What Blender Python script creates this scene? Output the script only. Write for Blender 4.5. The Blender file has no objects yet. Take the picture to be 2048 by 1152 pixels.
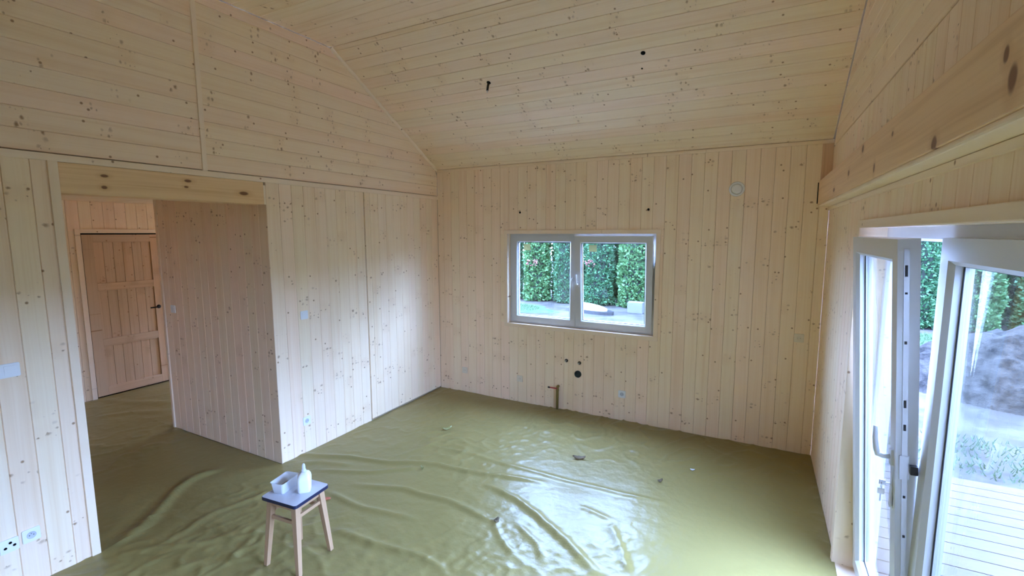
import bpy, bmesh, math, random
import numpy as np
from mathutils import Vector, Matrix

# ------------------------------------------------------------------ camera, sky, exposure
SC = bpy.context.scene
COL = SC.collection
CAMH = 2.1
yaw, pitch, roll = 0.485, -0.1172, -0.002
fwd = Vector((-math.sin(yaw) * math.cos(pitch), math.cos(yaw) * math.cos(pitch), math.sin(pitch)))
rgt = Vector((math.cos(yaw), math.sin(yaw), 0))
upv = rgt.cross(fwd)
r2 = rgt * math.cos(roll) + upv * math.sin(roll)
u2 = -rgt * math.sin(roll) + upv * math.cos(roll)
cam_d = bpy.data.cameras.new('camera')
cam = bpy.data.objects.new('camera', cam_d); COL.objects.link(cam)
M = Matrix((r2, u2, -fwd)).transposed().to_4x4(); M.translation = (0, 0, CAMH)
cam.matrix_world = M
cam_d.sensor_width = 36.0
cam_d.lens = 937.84 * 36 / 2048
cam_d.clip_start = 0.02
SC.camera = cam

world = bpy.data.worlds.new('overcast_sky'); SC.world = world
world.use_nodes = True
bg = world.node_tree.nodes['Background']
bg.inputs[0].default_value = (0.385, 0.575, 1.14, 1)      # even overcast sky
bg.inputs[1].default_value = 4.5
vs = SC.view_settings
vs.view_transform = 'Standard'; vs.look = 'None'; vs.gamma = 1.0; vs.use_curve_mapping = False
vs.exposure = 3.68
SC.cycles.use_denoising = True
SC.cycles.max_bounces = 12; SC.cycles.diffuse_bounces = 7; SC.cycles.glossy_bounces = 3
SC.cycles.use_adaptive_sampling = True; SC.cycles.adaptive_threshold = 0.06
SC.cycles.transparent_max_bounces = 16
SC.cycles.sample_clamp_indirect = 6.0
SC.cycles.caustics_reflective = False; SC.cycles.caustics_refractive = False

def portal(loc, rot, sx, sy):          # guides sky sampling through a wall opening, gives no light itself
    L = bpy.data.lights.new('sky_portal', 'AREA'); L.shape = 'RECTANGLE'; L.size = sx; L.size_y = sy
    L.cycles.is_portal = True
    o = bpy.data.objects.new('sky_portal', L); o.location = loc; o.rotation_euler = rot; COL.objects.link(o)

# ------------------------------------------------------------------ measures of the place (metres)
XL, XR, YB, YR = -3.759, 0.529, 5.045, -2.5
ZE, YK, ZT = 2.908, 3.396, 3.876          # eave height, where the slope meets the flat ceiling, flat ceiling height
SL = (ZT - ZE) / (YB - YK)
ZD = 2.572                                # top of the horizontal lath on the left wall
OY0, OY1, OZ = 1.276, 2.618, 2.343        # opening in the left wall
HX, PX = -7.373, -5.535                   # hall door wall, end of the passage wall
WX0, WX1, WZ0, WZ1 = -2.715, -0.957, 0.995, 2.087
DY0, DY1, DZ = 1.20, 3.40, 2.125          # terrace door opening
TH = 0.014
EY0, EY1 = -2.30, -1.10                    # unseen terrace door added beside the camera for more light
rng = random.Random(7)

# ------------------------------------------------------------------ materials
MATS = {}
def newmat(name):
    m = bpy.data.materials.new(name); m.use_nodes = True
    nt = m.node_tree; nt.nodes.clear()
    out = nt.nodes.new('ShaderNodeOutputMaterial')
    MATS[name] = m
    return m, nt, out
def N(nt, t, **kw):
    n = nt.nodes.new(t)
    for k, v in kw.items():
        if k.startswith('i_'):
            key = k[2:]; key = int(key) if key.isdigit() else key.replace('_', ' ')
            n.inputs[key].default_value = v
        else: setattr(n, k, v)
    return n
def lk(nt, a, b): nt.links.new(a, b)
def math_(nt, op, a, b=None, c=None, clamp=False):
    n = nt.nodes.new('ShaderNodeMath'); n.operation = op; n.use_clamp = clamp
    for i, v in enumerate((a, b, c)):
        if v is None: continue
        if isinstance(v, (int, float)): n.inputs[i].default_value = v
        else: nt.links.new(v, n.inputs[i])
    return n.outputs[0]
def maprange(nt, v, a, b, c=0.0, d=1.0, smooth=True):
    n = nt.nodes.new('ShaderNodeMapRange'); n.interpolation_type = 'SMOOTHSTEP' if smooth else 'LINEAR'
    nt.links.new(v, n.inputs[0])
    for i, x in enumerate((a, b, c, d)): n.inputs[i + 1].default_value = x
    return n.outputs[0]
def mixc(nt, f, a, b, mode='MIX'):
    n = nt.nodes.new('ShaderNodeMix'); n.data_type = 'RGBA'; n.blend_type = mode
    if isinstance(f, (int, float)): n.inputs[0].default_value = f
    else: nt.links.new(f, n.inputs[0])
    for i, v in ((6, a), (7, b)):
        if isinstance(v, tuple): n.inputs[i].default_value = (*v[:3], 1)
        else: nt.links.new(v, n.inputs[i])
    return n.outputs[2]
def simple(name, col, rough=0.5, metal=0.0, spec=0.5, noise=0.0, nscale=30, bump=0.0):
    m, nt, out = newmat(name)
    p = N(nt, 'ShaderNodeBsdfPrincipled')
    p.inputs['Roughness'].default_value = rough; p.inputs['Metallic'].default_value = metal
    p.inputs['Specular IOR Level'].default_value = spec
    tc = N(nt, 'ShaderNodeTexCoord'); ns = N(nt, 'ShaderNodeTexNoise', i_Scale=nscale, i_Detail=4.0)
    lk(nt, tc.outputs['Object'], ns.inputs['Vector'])
    d = tuple(c * (1 - noise) for c in col)
    lk(nt, mixc(nt, ns.outputs[0], d, col), p.inputs['Base Color'])
    if bump:
        b = N(nt, 'ShaderNodeBump', i_Strength=bump, i_Distance=0.01)
        lk(nt, ns.outputs[0], b.inputs['Height']); lk(nt, b.outputs[0], p.inputs['Normal'])
    lk(nt, p.outputs[0], out.inputs[0])
    return m
def wood(name, light, dark, tints, knotcol, knot_amount=1.0, big=(), rough=0.55, streak=0.75, spec=0.3, rowscale=1.6, knotr=0.34):
    """grain runs along local Z, local X lies across the board"""
    m, nt, out = newmat(name)
    p = N(nt, 'ShaderNodeBsdfPrincipled'); p.inputs['Specular IOR Level'].default_value = spec
    tc = N(nt, 'ShaderNodeTexCoord'); oi = N(nt, 'ShaderNodeObjectInfo')
    sx = N(nt, 'ShaderNodeSeparateXYZ'); lk(nt, tc.outputs['Object'], sx.inputs[0])
    X, Y, Z = sx.outputs
    rnd = oi.outputs['Random']
    zo = math_(nt, 'MULTIPLY_ADD', rnd, 91.7, Z); xo = math_(nt, 'MULTIPLY_ADD', rnd, 37.3, X)
    def comb(a, b, c):
        n = N(nt, 'ShaderNodeCombineXYZ')
        for i, v in enumerate((a, b, c)):
            if isinstance(v, (int, float)): n.inputs[i].default_value = v
            else: lk(nt, v, n.inputs[i])
        return n.outputs[0]
    # wavering grain
    wv = N(nt, 'ShaderNodeTexNoise', i_Scale=1.0, i_Detail=2.0)
    lk(nt, comb(math_(nt, 'MULTIPLY', xo, 6.0), 0, math_(nt, 'MULTIPLY', zo, 1.3)), wv.inputs['Vector'])
    xw = math_(nt, 'MULTIPLY_ADD', wv.outputs[0], 0.035, xo)
    g1 = N(nt, 'ShaderNodeTexNoise', i_Scale=1.0, i_Detail=3.0, i_Roughness=0.6)
    lk(nt, comb(math_(nt, 'MULTIPLY', xw, 75.0), math_(nt, 'MULTIPLY', Y, 40.0), math_(nt, 'MULTIPLY', zo, 0.9)), g1.inputs['Vector'])
    g2 = N(nt, 'ShaderNodeTexNoise', i_Scale=1.0, i_Detail=2.0)
    lk(nt, comb(math_(nt, 'MULTIPLY', xw, 17.0), 0, math_(nt, 'MULTIPLY', zo, 0.5)), g2.inputs['Vector'])
    gr = math_(nt, 'ADD', math_(nt, 'MULTIPLY', maprange(nt, g1.outputs[0], 0.42, 0.75), 0.55),
               math_(nt, 'MULTIPLY', maprange(nt, g2.outputs[0], 0.45, 0.75), 0.6))
    col = mixc(nt, math_(nt, 'MULTIPLY', gr, streak, clamp=True), light, dark)
    # tint of the single board
    w2 = N(nt, 'ShaderNodeTexWhiteNoise', noise_dimensions='1D'); lk(nt, rnd, w2.inputs['W'])
    cr = N(nt, 'ShaderNodeValToRGB'); els = cr.color_ramp.elements
    cr.color_ramp.interpolation = 'LINEAR'
    while len(els) < len(tints): els.new(0.5)
    for i, t in enumerate(tints):
        els[i].position = i / (len(tints) - 1); els[i].color = (*t, 1)
    lk(nt, w2.outputs[0], cr.inputs[0])
    col = mixc(nt, 1.0, col, cr.outputs[0], 'MULTIPLY')
    # small knots, sitting in rows (whorls) across the board
    kmask = None
    if knot_amount > 0:
        v1 = N(nt, 'ShaderNodeTexVoronoi', voronoi_dimensions='1D', i_Scale=rowscale); lk(nt, zo, v1.inputs['W'])
        row = maprange(nt, v1.outputs['Distance'], 0.045, 0.10, 1, 0)
        v2 = N(nt, 'ShaderNodeTexVoronoi', voronoi_dimensions='2D', i_Scale=1.0)
        nd = N(nt, 'ShaderNodeTexNoise', i_Scale=45.0, i_Detail=2.0); lk(nt, comb(xo, 0, zo), nd.inputs['Vector'])
        xd = math_(nt, 'MULTIPLY_ADD', math_(nt, 'SUBTRACT', nd.outputs[0], 0.5), 0.016, xo); zd = math_(nt, 'MULTIPLY_ADD', math_(nt, 'SUBTRACT', nd.outputs[0], 0.5), -0.014, zo)
        lk(nt, comb(math_(nt, 'MULTIPLY', xd, 24.0), math_(nt, 'MULTIPLY', zd, 32.0), 0), v2.inputs['Vector'])
        keep = N(nt, 'ShaderNodeSeparateColor'); lk(nt, v2.outputs['Color'], keep.inputs[0])
        kp = maprange(nt, keep.outputs[0], 1 - 0.5 * knot_amount, 1 - 0.5 * knot_amount + 0.05)
        sz = math_(nt, 'MULTIPLY_ADD', math_(nt, 'POWER', keep.outputs[1], 2.0), knotr * 1.3, knotr * 0.35)
        k1 = maprange(nt, math_(nt, 'DIVIDE', v2.outputs['Distance'], sz), 0.15, 1.1, 1, 0)
        k1 = math_(nt, 'MULTIPLY', math_(nt, 'MULTIPLY', k1, row), kp)
        k1 = math_(nt, 'MULTIPLY', k1, math_(nt, 'MULTIPLY_ADD', keep.outputs[2], 0.65, 0.35))
        v3 = N(nt, 'ShaderNodeTexVoronoi', voronoi_dimensions='2D', i_Scale=1.0)
        lk(nt, comb(math_(nt, 'MULTIPLY', xo, 8.0), math_(nt, 'MULTIPLY', zo, 3.1), 0), v3.inputs['Vector'])
        kp3 = N(nt, 'ShaderNodeSeparateColor'); lk(nt, v3.outputs['Color'], kp3.inputs[0])
        el = N(nt, 'ShaderNodeVectorMath', operation='SUBTRACT')
        lk(nt, comb(math_(nt, 'MULTIPLY', xo, 8.0), math_(nt, 'MULTIPLY', zo, 3.1), 0), el.inputs[0]); lk(nt, v3.outputs['Position'], el.inputs[1])
        el2 = N(nt, 'ShaderNodeVectorMath', operation='MULTIPLY'); lk(nt, el.outputs[0], el2.inputs[0]); el2.inputs[1].default_value = (0.125, 0.32, 0)
        el3 = N(nt, 'ShaderNodeVectorMath', operation='LENGTH'); lk(nt, el2.outputs[0], el3.inputs[0])
        k3 = math_(nt, 'MULTIPLY', maprange(nt, el3.outputs['Value'], 0.004, 0.011, 1, 0), maprange(nt, kp3.outputs[1], 0.55, 0.6))
        kmask = math_(nt, 'MAXIMUM', k1, k3)
        halo = math_(nt, 'MULTIPLY', math_(nt, 'MULTIPLY', maprange(nt, v1.outputs['Distance'], 0.02, 0.14, 1, 0), 0.5), maprange(nt, wv.outputs[0], 0.45, 0.62))
        col = mixc(nt, halo, col, dark)
    for (kx, kz, rx, rz) in big:
        d = N(nt, 'ShaderNodeVectorMath', operation='SUBTRACT'); lk(nt, tc.outputs['Object'], d.inputs[0]); d.inputs[1].default_value = (kx, 0, kz)
        e = N(nt, 'ShaderNodeVectorMath', operation='MULTIPLY'); lk(nt, d.outputs[0], e.inputs[0]); e.inputs[1].default_value = (1 / rx, 0, 1 / rz)
        f = N(nt, 'ShaderNodeVectorMath', operation='LENGTH'); lk(nt, e.outputs[0], f.inputs[0])
        wob = math_(nt, 'MULTIPLY_ADD', math_(nt, 'SUBTRACT', g2.outputs[0], 0.5), 0.5, f.outputs['Value'])
        kk = maprange(nt, wob, 0.6, 1.1, 1, 0); hal = maprange(nt, wob, 0.9, 2.6, 0.45, 0)
        col = mixc(nt, hal, col, dark)
        kmask = kk if kmask is None else math_(nt, 'MAXIMUM', kmask, kk)
    if kmask is not None:
        col = mixc(nt, math_(nt, 'MULTIPLY', kmask, 0.88), col, knotcol)
    lk(nt, col, p.inputs['Base Color'])
    p.inputs['Roughness'].default_value = rough
    lk(nt, p.outputs[0], out.inputs[0])
    return m

T_BOARD = [(1.0, 0.995, 0.95), (0.985, 0.93, 0.89), (1.0, 0.985, 0.91), (0.975, 0.975, 0.92), (1.03, 0.965, 0.95)]
SPR_L, SPR_D, KNOT = (0.975, 0.80, 0.615), (0.87, 0.65, 0.435), (0.34, 0.17, 0.07)
wood('spruce', SPR_L, SPR_D, T_BOARD, KNOT)
wood('spruce_trim', (0.955, 0.785, 0.60), (0.87, 0.66, 0.45), [(1, 1, 1), (0.98, 0.96, 0.93)], KNOT, 0.18, streak=0.4)
T1 = [(1, 1, 1), (1, 1, 1)]
wood('reddish_pine', (0.80, 0.55, 0.38), (0.62, 0.38, 0.23), T1, KNOT, 0.0)
PIN_L, PIN_D, PKN = (0.90, 0.63, 0.36), (0.68, 0.39, 0.17), (0.17, 0.06, 0.028)
wood('door_wood', (0.66, 0.47, 0.31), (0.50, 0.32, 0.19), [(1, 1, 1), (0.95, 0.93, 0.9), (1.03, 0.98, 0.94)], KNOT, 0.8)
simple('pvc', (0.64, 0.645, 0.65), 0.28, noise=0.02)
simple('gasket', (0.015, 0.015, 0.017), 0.6)
simple('steel', (0.55, 0.56, 0.58), 0.35, 1.0)
simple('black_metal', (0.02, 0.02, 0.022), 0.4, 0.3)
simple('white_plastic', (0.86, 0.86, 0.86), 0.35, noise=0.02)
simple('socket_pit', (0.55, 0.56, 0.58), 0.45)
simple('hole_black', (0.006, 0.006, 0.006), 0.9, spec=0.05)
simple('grey_pipe', (0.012, 0.02, 0.02), 0.5)
simple('laminate', (0.62, 0.64, 0.70), 0.3, noise=0.08, nscale=60)
simple('dark_edge', (0.012, 0.016, 0.05), 0.3)
simple('red_paint', (0.45, 0.03, 0.03), 0.4)
simple('brass_pipe', (0.26, 0.19, 0.05), 0.45, 0.2, noise=0.2)
simple('filler_paste', (0.62, 0.52, 0.40), 0.7, noise=0.3)
simple('yellow_sticker', (0.22, 0.20, 0.13), 0.6)
simple('scrap_brown', (0.16, 0.11, 0.05), 0.8, noise=0.4)
simple('scrap_olive', (0.35, 0.33, 0.12), 0.35, noise=0.3)
simple('scrap_white', (0.8, 0.8, 0.78), 0.6)
simple('scrap_red', (0.50, 0.14, 0.07), 0.6, noise=0.2)
simple('concrete', (0.4, 0.4, 0.4), 0.9)
simple('grey_block', (0.06, 0.06, 0.06), 0.9)
simple('backing', (0.42, 0.32, 0.2), 0.9)
simple('shade_wall_face', (0.20, 0.17, 0.14), 0.9)  # face of the added terrace wall, toned for how much it reflects
wood('stool_wood', (0.50, 0.31, 0.18), (0.36, 0.20, 0.10), [(1, 1, 1), (0.96, 0.94, 0.9)], KNOT, 0.0, rough=0.4)
wood('deck_wood', (0.056, 0.040, 0.033), (0.036, 0.026, 0.021), [(1, 1, 1), (0.85, 0.85, 0.85), (1.05, 1, 0.97)], (0.08, 0.05, 0.03), 0.6, rough=0.6)

def glassmat(name, tint, refl=1.0):
    m, nt, out = newmat(name)
    lw = N(nt, 'ShaderNodeLayerWeight'); lw.inputs[0].default_value = 0.5
    fr = math_(nt, 'MULTIPLY_ADD', math_(nt, 'POWER', lw.outputs['Facing'], 5.0), 0.94, 0.05)
    tr = N(nt, 'ShaderNodeBsdfTransparent'); tr.inputs[0].default_value = (*tint, 1)
    gl = N(nt, 'ShaderNodeBsdfGlossy'); gl.inputs['Roughness'].default_value = 0.0; gl.inputs[0].default_value = (1, 1, 1, 1)
    mx = N(nt, 'ShaderNodeMixShader')
    lk(nt, math_(nt, 'MULTIPLY', fr, refl, clamp=True), mx.inputs[0]); lk(nt, tr.outputs[0], mx.inputs[1]); lk(nt, gl.outputs[0], mx.inputs[2])
    lk(nt, mx.outputs[0], out.inputs[0]); return m
glassmat('glass', (0.94, 0.97, 0.955), 1.0)
def stickmat():
    m, nt, out = newmat('sticker_film')
    p = N(nt, 'ShaderNodeBsdfDiffuse'); p.inputs[0].default_value = (0.5, 0.46, 0.22, 1)
    t = N(nt, 'ShaderNodeBsdfTranslucent'); t.inputs[0].default_value = (0.22, 0.20, 0.09, 1)
    tr = N(nt, 'ShaderNodeBsdfTransparent')
    a = N(nt, 'ShaderNodeMixShader', i_0=0.6); lk(nt, p.outputs[0], a.inputs[1]); lk(nt, t.outputs[0], a.inputs[2])
    b = N(nt, 'ShaderNodeMixShader', i_0=0.15); lk(nt, a.outputs[0], b.inputs[1]); lk(nt, tr.outputs[0], b.inputs[2])
    lk(nt, b.outputs[0], out.inputs[0])
stickmat()
def tubmat():
    m, nt, out = newmat('tub_plastic')
    p = N(nt, 'ShaderNodeBsdfPrincipled'); p.inputs['Base Color'].default_value = (0.85, 0.87, 0.89, 1); p.inputs['Roughness'].default_value = 0.25
    t = N(nt, 'ShaderNodeBsdfTranslucent'); t.inputs[0].default_value = (0.85, 0.87, 0.9, 1)
    tr = N(nt, 'ShaderNodeBsdfTransparent')
    a = N(nt, 'ShaderNodeMixShader', i_0=0.35); lk(nt, p.outputs[0], a.inputs[1]); lk(nt, t.outputs[0], a.inputs[2])
    b = N(nt, 'ShaderNodeMixShader', i_0=0.2); lk(nt, a.outputs[0], b.inputs[1]); lk(nt, tr.outputs[0], b.inputs[2])
    lk(nt, b.outputs[0], out.inputs[0])
tubmat()

def sheetmat():
    m, nt, out = newmat('olive_film')
    p = N(nt, 'ShaderNodeBsdfPrincipled'); p.inputs['Specular IOR Level'].default_value = 0.26
    tc = N(nt, 'ShaderNodeTexCoord')
    n1 = N(nt, 'ShaderNodeTexNoise', i_Scale=1.2, i_Detail=3.0); lk(nt, tc.outputs['Object'], n1.inputs['Vector'])
    col = mixc(nt, n1.outputs[0], (0.245, 0.195, 0.062), (0.29, 0.24, 0.092))
    lk(nt, col, p.inputs['Base Color'])
    p.inputs['Roughness'].default_value = 0.31
    n3 = N(nt, 'ShaderNodeTexNoise', i_Scale=14.0, i_Detail=3.0); lk(nt, tc.outputs['Object'], n3.inputs['Vector'])
    b = N(nt, 'ShaderNodeBump', i_Strength=0.22, i_Distance=0.02)
    lk(nt, n3.outputs[0], b.inputs['Height']); lk(nt, b.outputs[0], p.inputs['Normal'])
    lk(nt, p.outputs[0], out.inputs[0])
sheetmat()
def soilmat(name, a, b, scale, bump=0.6):
    m, nt, out = newmat(name)
    p = N(nt, 'ShaderNodeBsdfPrincipled'); p.inputs['Roughness'].default_value = 0.95; p.inputs['Specular IOR Level'].default_value = 0.1
    tc = N(nt, 'ShaderNodeTexCoord')
    n1 = N(nt, 'ShaderNodeTexNoise', i_Scale=scale, i_Detail=8.0, i_Roughness=0.65); lk(nt, tc.outputs['Object'], n1.inputs['Vector'])
    lk(nt, mixc(nt, maprange(nt, n1.outputs[0], 0.35, 0.65), a, b), p.inputs['Base Color'])
    bm_ = N(nt, 'ShaderNodeBump', i_Strength=bump, i_Distance=0.08); lk(nt, n1.outputs[0], bm_.inputs['Height']); lk(nt, bm_.outputs[0], p.inputs['Normal'])
    lk(nt, p.outputs[0], out.inputs[0])
soilmat('heap_soil', (0.006, 0.0058, 0.0055), (0.030, 0.028, 0.026), 4.0, 1.0)
soilmat('bare_ground', (0.027, 0.025, 0.022), (0.055, 0.051, 0.046), 1.2)
soilmat('lawn', (0.022, 0.045, 0.018), (0.038, 0.07, 0.03), 5.0)
def leafmat(name, a, b):
    m, nt, out = newmat(name)
    p = N(nt, 'ShaderNodeBsdfPrincipled'); p.inputs['Roughness'].default_value = 0.6; p.inputs['Specular IOR Level'].default_value = 0.3
    oi = N(nt, 'ShaderNodeObjectInfo'); ge = N(nt, 'ShaderNodeNewGeometry')
    lk(nt, mixc(nt, ge.outputs['Random Per Island'], a, b), p.inputs['Base Color'])
    t = N(nt, 'ShaderNodeBsdfTranslucent'); t.inputs[0].default_value = (*b, 1)
    mx = N(nt, 'ShaderNodeMixShader', i_0=0.25); lk(nt, p.outputs[0], mx.inputs[1]); lk(nt, t.outputs[0], mx.inputs[2])
    lk(nt, mx.outputs[0], out.inputs[0])
leafmat('bright_leaf', (0.022, 0.045, 0.02), (0.05, 0.085, 0.04))
simple('red_blossom', (0.16, 0.04, 0.04), 0.6)
simple('bark', (0.10, 0.07, 0.05), 0.9)

# ------------------------------------------------------------------ mesh helpers
def mesh_obj(name, verts, faces, mat, parent=None, mw=None, smooth=False, bevel=0, recalc=True):
    me = bpy.data.meshes.new(name); me.from_pydata([tuple(v) for v in verts], [], faces)
    if recalc or bevel:
        bm = bmesh.new(); bm.from_mesh(me)
        bmesh.ops.recalc_face_normals(bm, faces=bm.faces)
        if bevel: bmesh.ops.bevel(bm, geom=bm.edges[:], offset=bevel, segments=2, affect='EDGES', profile=0.6)
        bm.to_mesh(me); bm.free()
    if smooth:
        for p in me.polygons: p.use_smooth = True
    me.materials.append(MATS[mat])
    o = bpy.data.objects.new(name, me); COL.objects.link(o)
    if mw is not None: o.matrix_world = mw
    if parent: setpar(o, parent)
    return o
def setpar(o, parent):
    mw = o.matrix_basis.copy()
    o.parent = parent
    o.matrix_parent_inverse = parent.matrix_basis.inverted() if parent.parent is None else (parent.parent.matrix_basis @ parent.matrix_parent_inverse @ parent.matrix_basis).inverted()
    o.matrix_basis = mw
BOXF = [(0, 1, 3, 2), (4, 6, 7, 5), (0, 4, 5, 1), (2, 3, 7, 6), (0, 2, 6, 4), (1, 5, 7, 3)]
def boxv(a, b): return [(x, y, z) for x in (a[0], b[0]) for y in (a[1], b[1]) for z in (a[2], b[2])]
def box(name, a, b, mat, parent=None, bevel=0, along=None):
    """world box from a to b. along: axis of the grain -> object frame has local Z along it"""
    a, b = Vector(a), Vector(b)
    lo = Vector(map(min, a, b)); hi = Vector(map(max, a, b))
    if along is None:
        c = (lo + hi) / 2; c.z = lo.z
        return mesh_obj(name, boxv(lo - c, hi - c), BOXF, mat, parent, Matrix.Translation(c), bevel=bevel)
    ax = {'x': ((0, 1, 0), (0, 0, 1), (1, 0, 0)), 'y': ((0, 0, 1), (1, 0, 0), (0, 1, 0)), 'z': ((1, 0, 0), (0, 1, 0), (0, 0, 1))}[along]
    R = Matrix([Vector(v) for v in ax]).transposed().to_4x4()
    mw = Matrix.Translation(lo) @ R; inv = mw.inverted()
    return mesh_obj(name, [inv @ Vector(v) for v in boxv(lo, hi)], BOXF, mat, parent, mw, bevel=bevel)
def prism(name, pts, lo, hi, mat, parent=None, mw=None, bevel=0, smooth=False):
    """polygon pts (x,y) extruded lo..hi along local z"""
    n = len(pts)
    v = [(x, y, lo) for x, y in pts] + [(x, y, hi) for x, y in pts]
    f = [tuple(range(n))[::-1], tuple(range(n, 2 * n))] + [(i, (i + 1) % n, n + (i + 1) % n, n + i) for i in range(n)]
    return mesh_obj(name, v, f, mat, parent, mw, bevel=bevel, smooth=smooth)
def lathe(name, prof, mat, parent=None, mw=None, seg=28, smooth=True, cap=True):
    v, f = [], []
    for r, z in prof:
        for i in range(seg):
            t = 2 * math.pi * i / seg; v.append((r * math.cos(t), r * math.sin(t), z))
    for k in range(len(prof) - 1):
        for i in range(seg):
            j = (i + 1) % seg; f.append((k * seg + i, k * seg + j, (k + 1) * seg + j, (k + 1) * seg + i))
    if cap:
        f.append(tuple(range(seg))); f.append(tuple((len(prof) - 1) * seg + i for i in range(seg)))
    return mesh_obj(name, v, f, mat, parent, mw, smooth=smooth)
def rrect(w, h, r, seg=5):
    pts = []
    for cx, cy, a0 in ((w / 2 - r, h / 2 - r, 0), (-w / 2 + r, h / 2 - r, 90), (-w / 2 + r, -h / 2 + r, 180), (w / 2 - r, -h / 2 + r, 270)):
        for i in range(seg + 1):
            t = math.radians(a0 + 90 * i / seg); pts.append((cx + r * math.cos(t), cy + r * math.sin(t)))
    return pts
def tube(name, path, rad, mat, parent=None, seg=10):
    path = [Vector(p) for p in path]; v, f = [], []
    for i, p in enumerate(path):
        d = (path[min(i + 1, len(path) - 1)] - path[max(i - 1, 0)]).normalized()
        a = d.orthogonal().normalized() if i == 0 else (pa - d * pa.dot(d)).normalized()
        pa = a; b = d.cross(a)
        r = rad[i] if isinstance(rad, (list, tuple)) else rad
        for k in range(seg):
            t = 2 * math.pi * k / seg; v.append(p + a * r * math.cos(t) + b * r * math.sin(t))
    for i in range(len(path) - 1):
        for k in range(seg):
            j = (k + 1) % seg; f.append((i * seg + k, i * seg + j, (i + 1) * seg + j, (i + 1) * seg + k))
    f.append(tuple(range(seg))); f.append(tuple((len(path) - 1) * seg + k for k in range(seg)))
    o = path[0]
    return mesh_obj(name, [p - o for p in v], f, mat, parent, Matrix.Translation(o), smooth=True)
def tag(o, label, cat, group=None, kind=None):
    o['label'] = label; o['category'] = cat
    if group: o['group'] = group
    if kind: o['kind'] = kind
    return o
def empty(name, loc=(0, 0, 0), rotz=0):
    o = bpy.data.objects.new(name, None); COL.objects.link(o)
    o.matrix_basis = Matrix.Translation(loc) @ Matrix.Rotation(rotz, 4, 'Z'); o.empty_display_size = 0.1
    return o

# tongue-and-groove boards: frame O (origin on the finished wall face), N into the room, L along the grain, A = N x L across
CH, GD = 0.0034, 0.0036
def board(parent, O, Nn, L, a0, a1, lo, hi, mat='spruce', th=TH, name='board'):
    Nn, L = Vector(Nn), Vector(L); A = Nn.cross(L)
    flo = lo if callable(lo) else (lambda a, v=lo: v); fhi = hi if callable(hi) else (lambda a, v=hi: v)
    if fhi((a0 + a1) / 2) - flo((a0 + a1) / 2) < 0.01: return None
    g = 0.0006
    st = [(a0 + g, -th), (a0 + g, -GD), (a0 + CH, 0), (a1 - CH, 0), (a1 - g, -GD), (a1 - g, -th)]
    base = flo(a0); 
    v = [(a - a0, d, flo(a) - base) for a, d in st] + [(a - a0, d, fhi(a) - base) for a, d in st]
    f = [(i, (i + 1) % 6, 6 + (i + 1) % 6, 6 + i) for i in range(6)] + [(5, 4, 3, 2, 1, 0), (6, 7, 8, 9, 10, 11)]
    mw = Matrix((A, Nn, L)).transposed().to_4x4(); mw.translation = Vector(O) + A * a0 + L * base
    return mesh_obj(name, v, f, mat, parent, mw)
def seq(a0, a1, w, start=None):
    """cut a0..a1 into boards of width w, joints phased from start"""
    s = a0 if start is None else start
    while s > a0: s -= w
    out = []
    while s < a1 - 1e-4:
        p, q = max(s, a0), min(s + w, a1)
        if q - p > 0.012: out.append((p, q))
        s += w
    return out
W = 0.121

# ------------------------------------------------------------------ floor, walls, ceiling
fl = box('floor', (HX - .2, YR - .2, -0.25), (XR + .14, 5.9, -0.02), 'concrete'); tag(fl, 'concrete floor slab hidden under the olive plastic film', 'floor', kind='structure')

def gable(y): return min(ZT, ZE + (YB - y) * SL, ZE + (y - YR) * SL)

# back wall -------------------------------------------------------
def ringfaces_wall(name, outer, inner, d0, d1, to3, mat):
    """flat wall with a rectangular hole. outer/inner = (a0,b0,a1,b1)"""
    def rect(r): return [(r[0], r[1]), (r[2], r[1]), (r[2], r[3]), (r[0], r[3])]
    o, i = rect(outer), rect(inner); v = []
    for d in (d0, d1):
        v += [to3(a, b, d) for a, b in o] + [to3(a, b, d) for a, b in i]
    f = []
    for k in range(4):
        j = (k + 1) % 4
        f += [(k, j, 4 + j, 4 + k), (8 + k, 12 + k, 12 + j, 8 + j), (k, 8 + k, 8 + j, j), (4 + k, 4 + j, 12 + j, 12 + k)]
    return mesh_obj(name, v, f, mat)
wb = ringfaces_wall('wall_back', (XL - .15, -.25, XR + .14, 3.1), (WX0 - .013, WZ0 - .013, WX1 + .013, WZ1 + .013), YB + TH, YB + .19, lambda a, b, d: (a, d, b), 'backing')
tag(wb, 'light spruce boarded back wall with the double window', 'wall', kind='structure')
# N = -Y, L = +Z -> A = N x L = (-1,0,0)x.. : (0,-1,0)x(0,0,1) = (-1,0,0)
for a0, a1 in seq(-XR, -XL, W, start=0.378 - 6 * W + .02):
    x0, x1 = -a1, -a0
    if x1 > WX0 + .004 and x0 < WX1 - .004:
        board(wb, (0, YB, 0), (0, -1, 0), (0, 0, 1), a0, a1, 0.004, WZ0)
        board(wb, (0, YB, 0), (0, -1, 0), (0, 0, 1), a0, a1, WZ1, ZE)
        if x0 < WX0 - .004: board(wb, (0, YB, 0), (0, -1, 0), (0, 0, 1), -WX0, a1, WZ0, WZ1)
        if x1 > WX1 + .004: board(wb, (0, YB, 0), (0, -1, 0), (0, 0, 1), a0, -WX1, WZ0, WZ1)
    else:
        board(wb, (0, YB, 0), (0, -1, 0), (0, 0, 1), a0, a1, 0.004, ZE)

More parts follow.
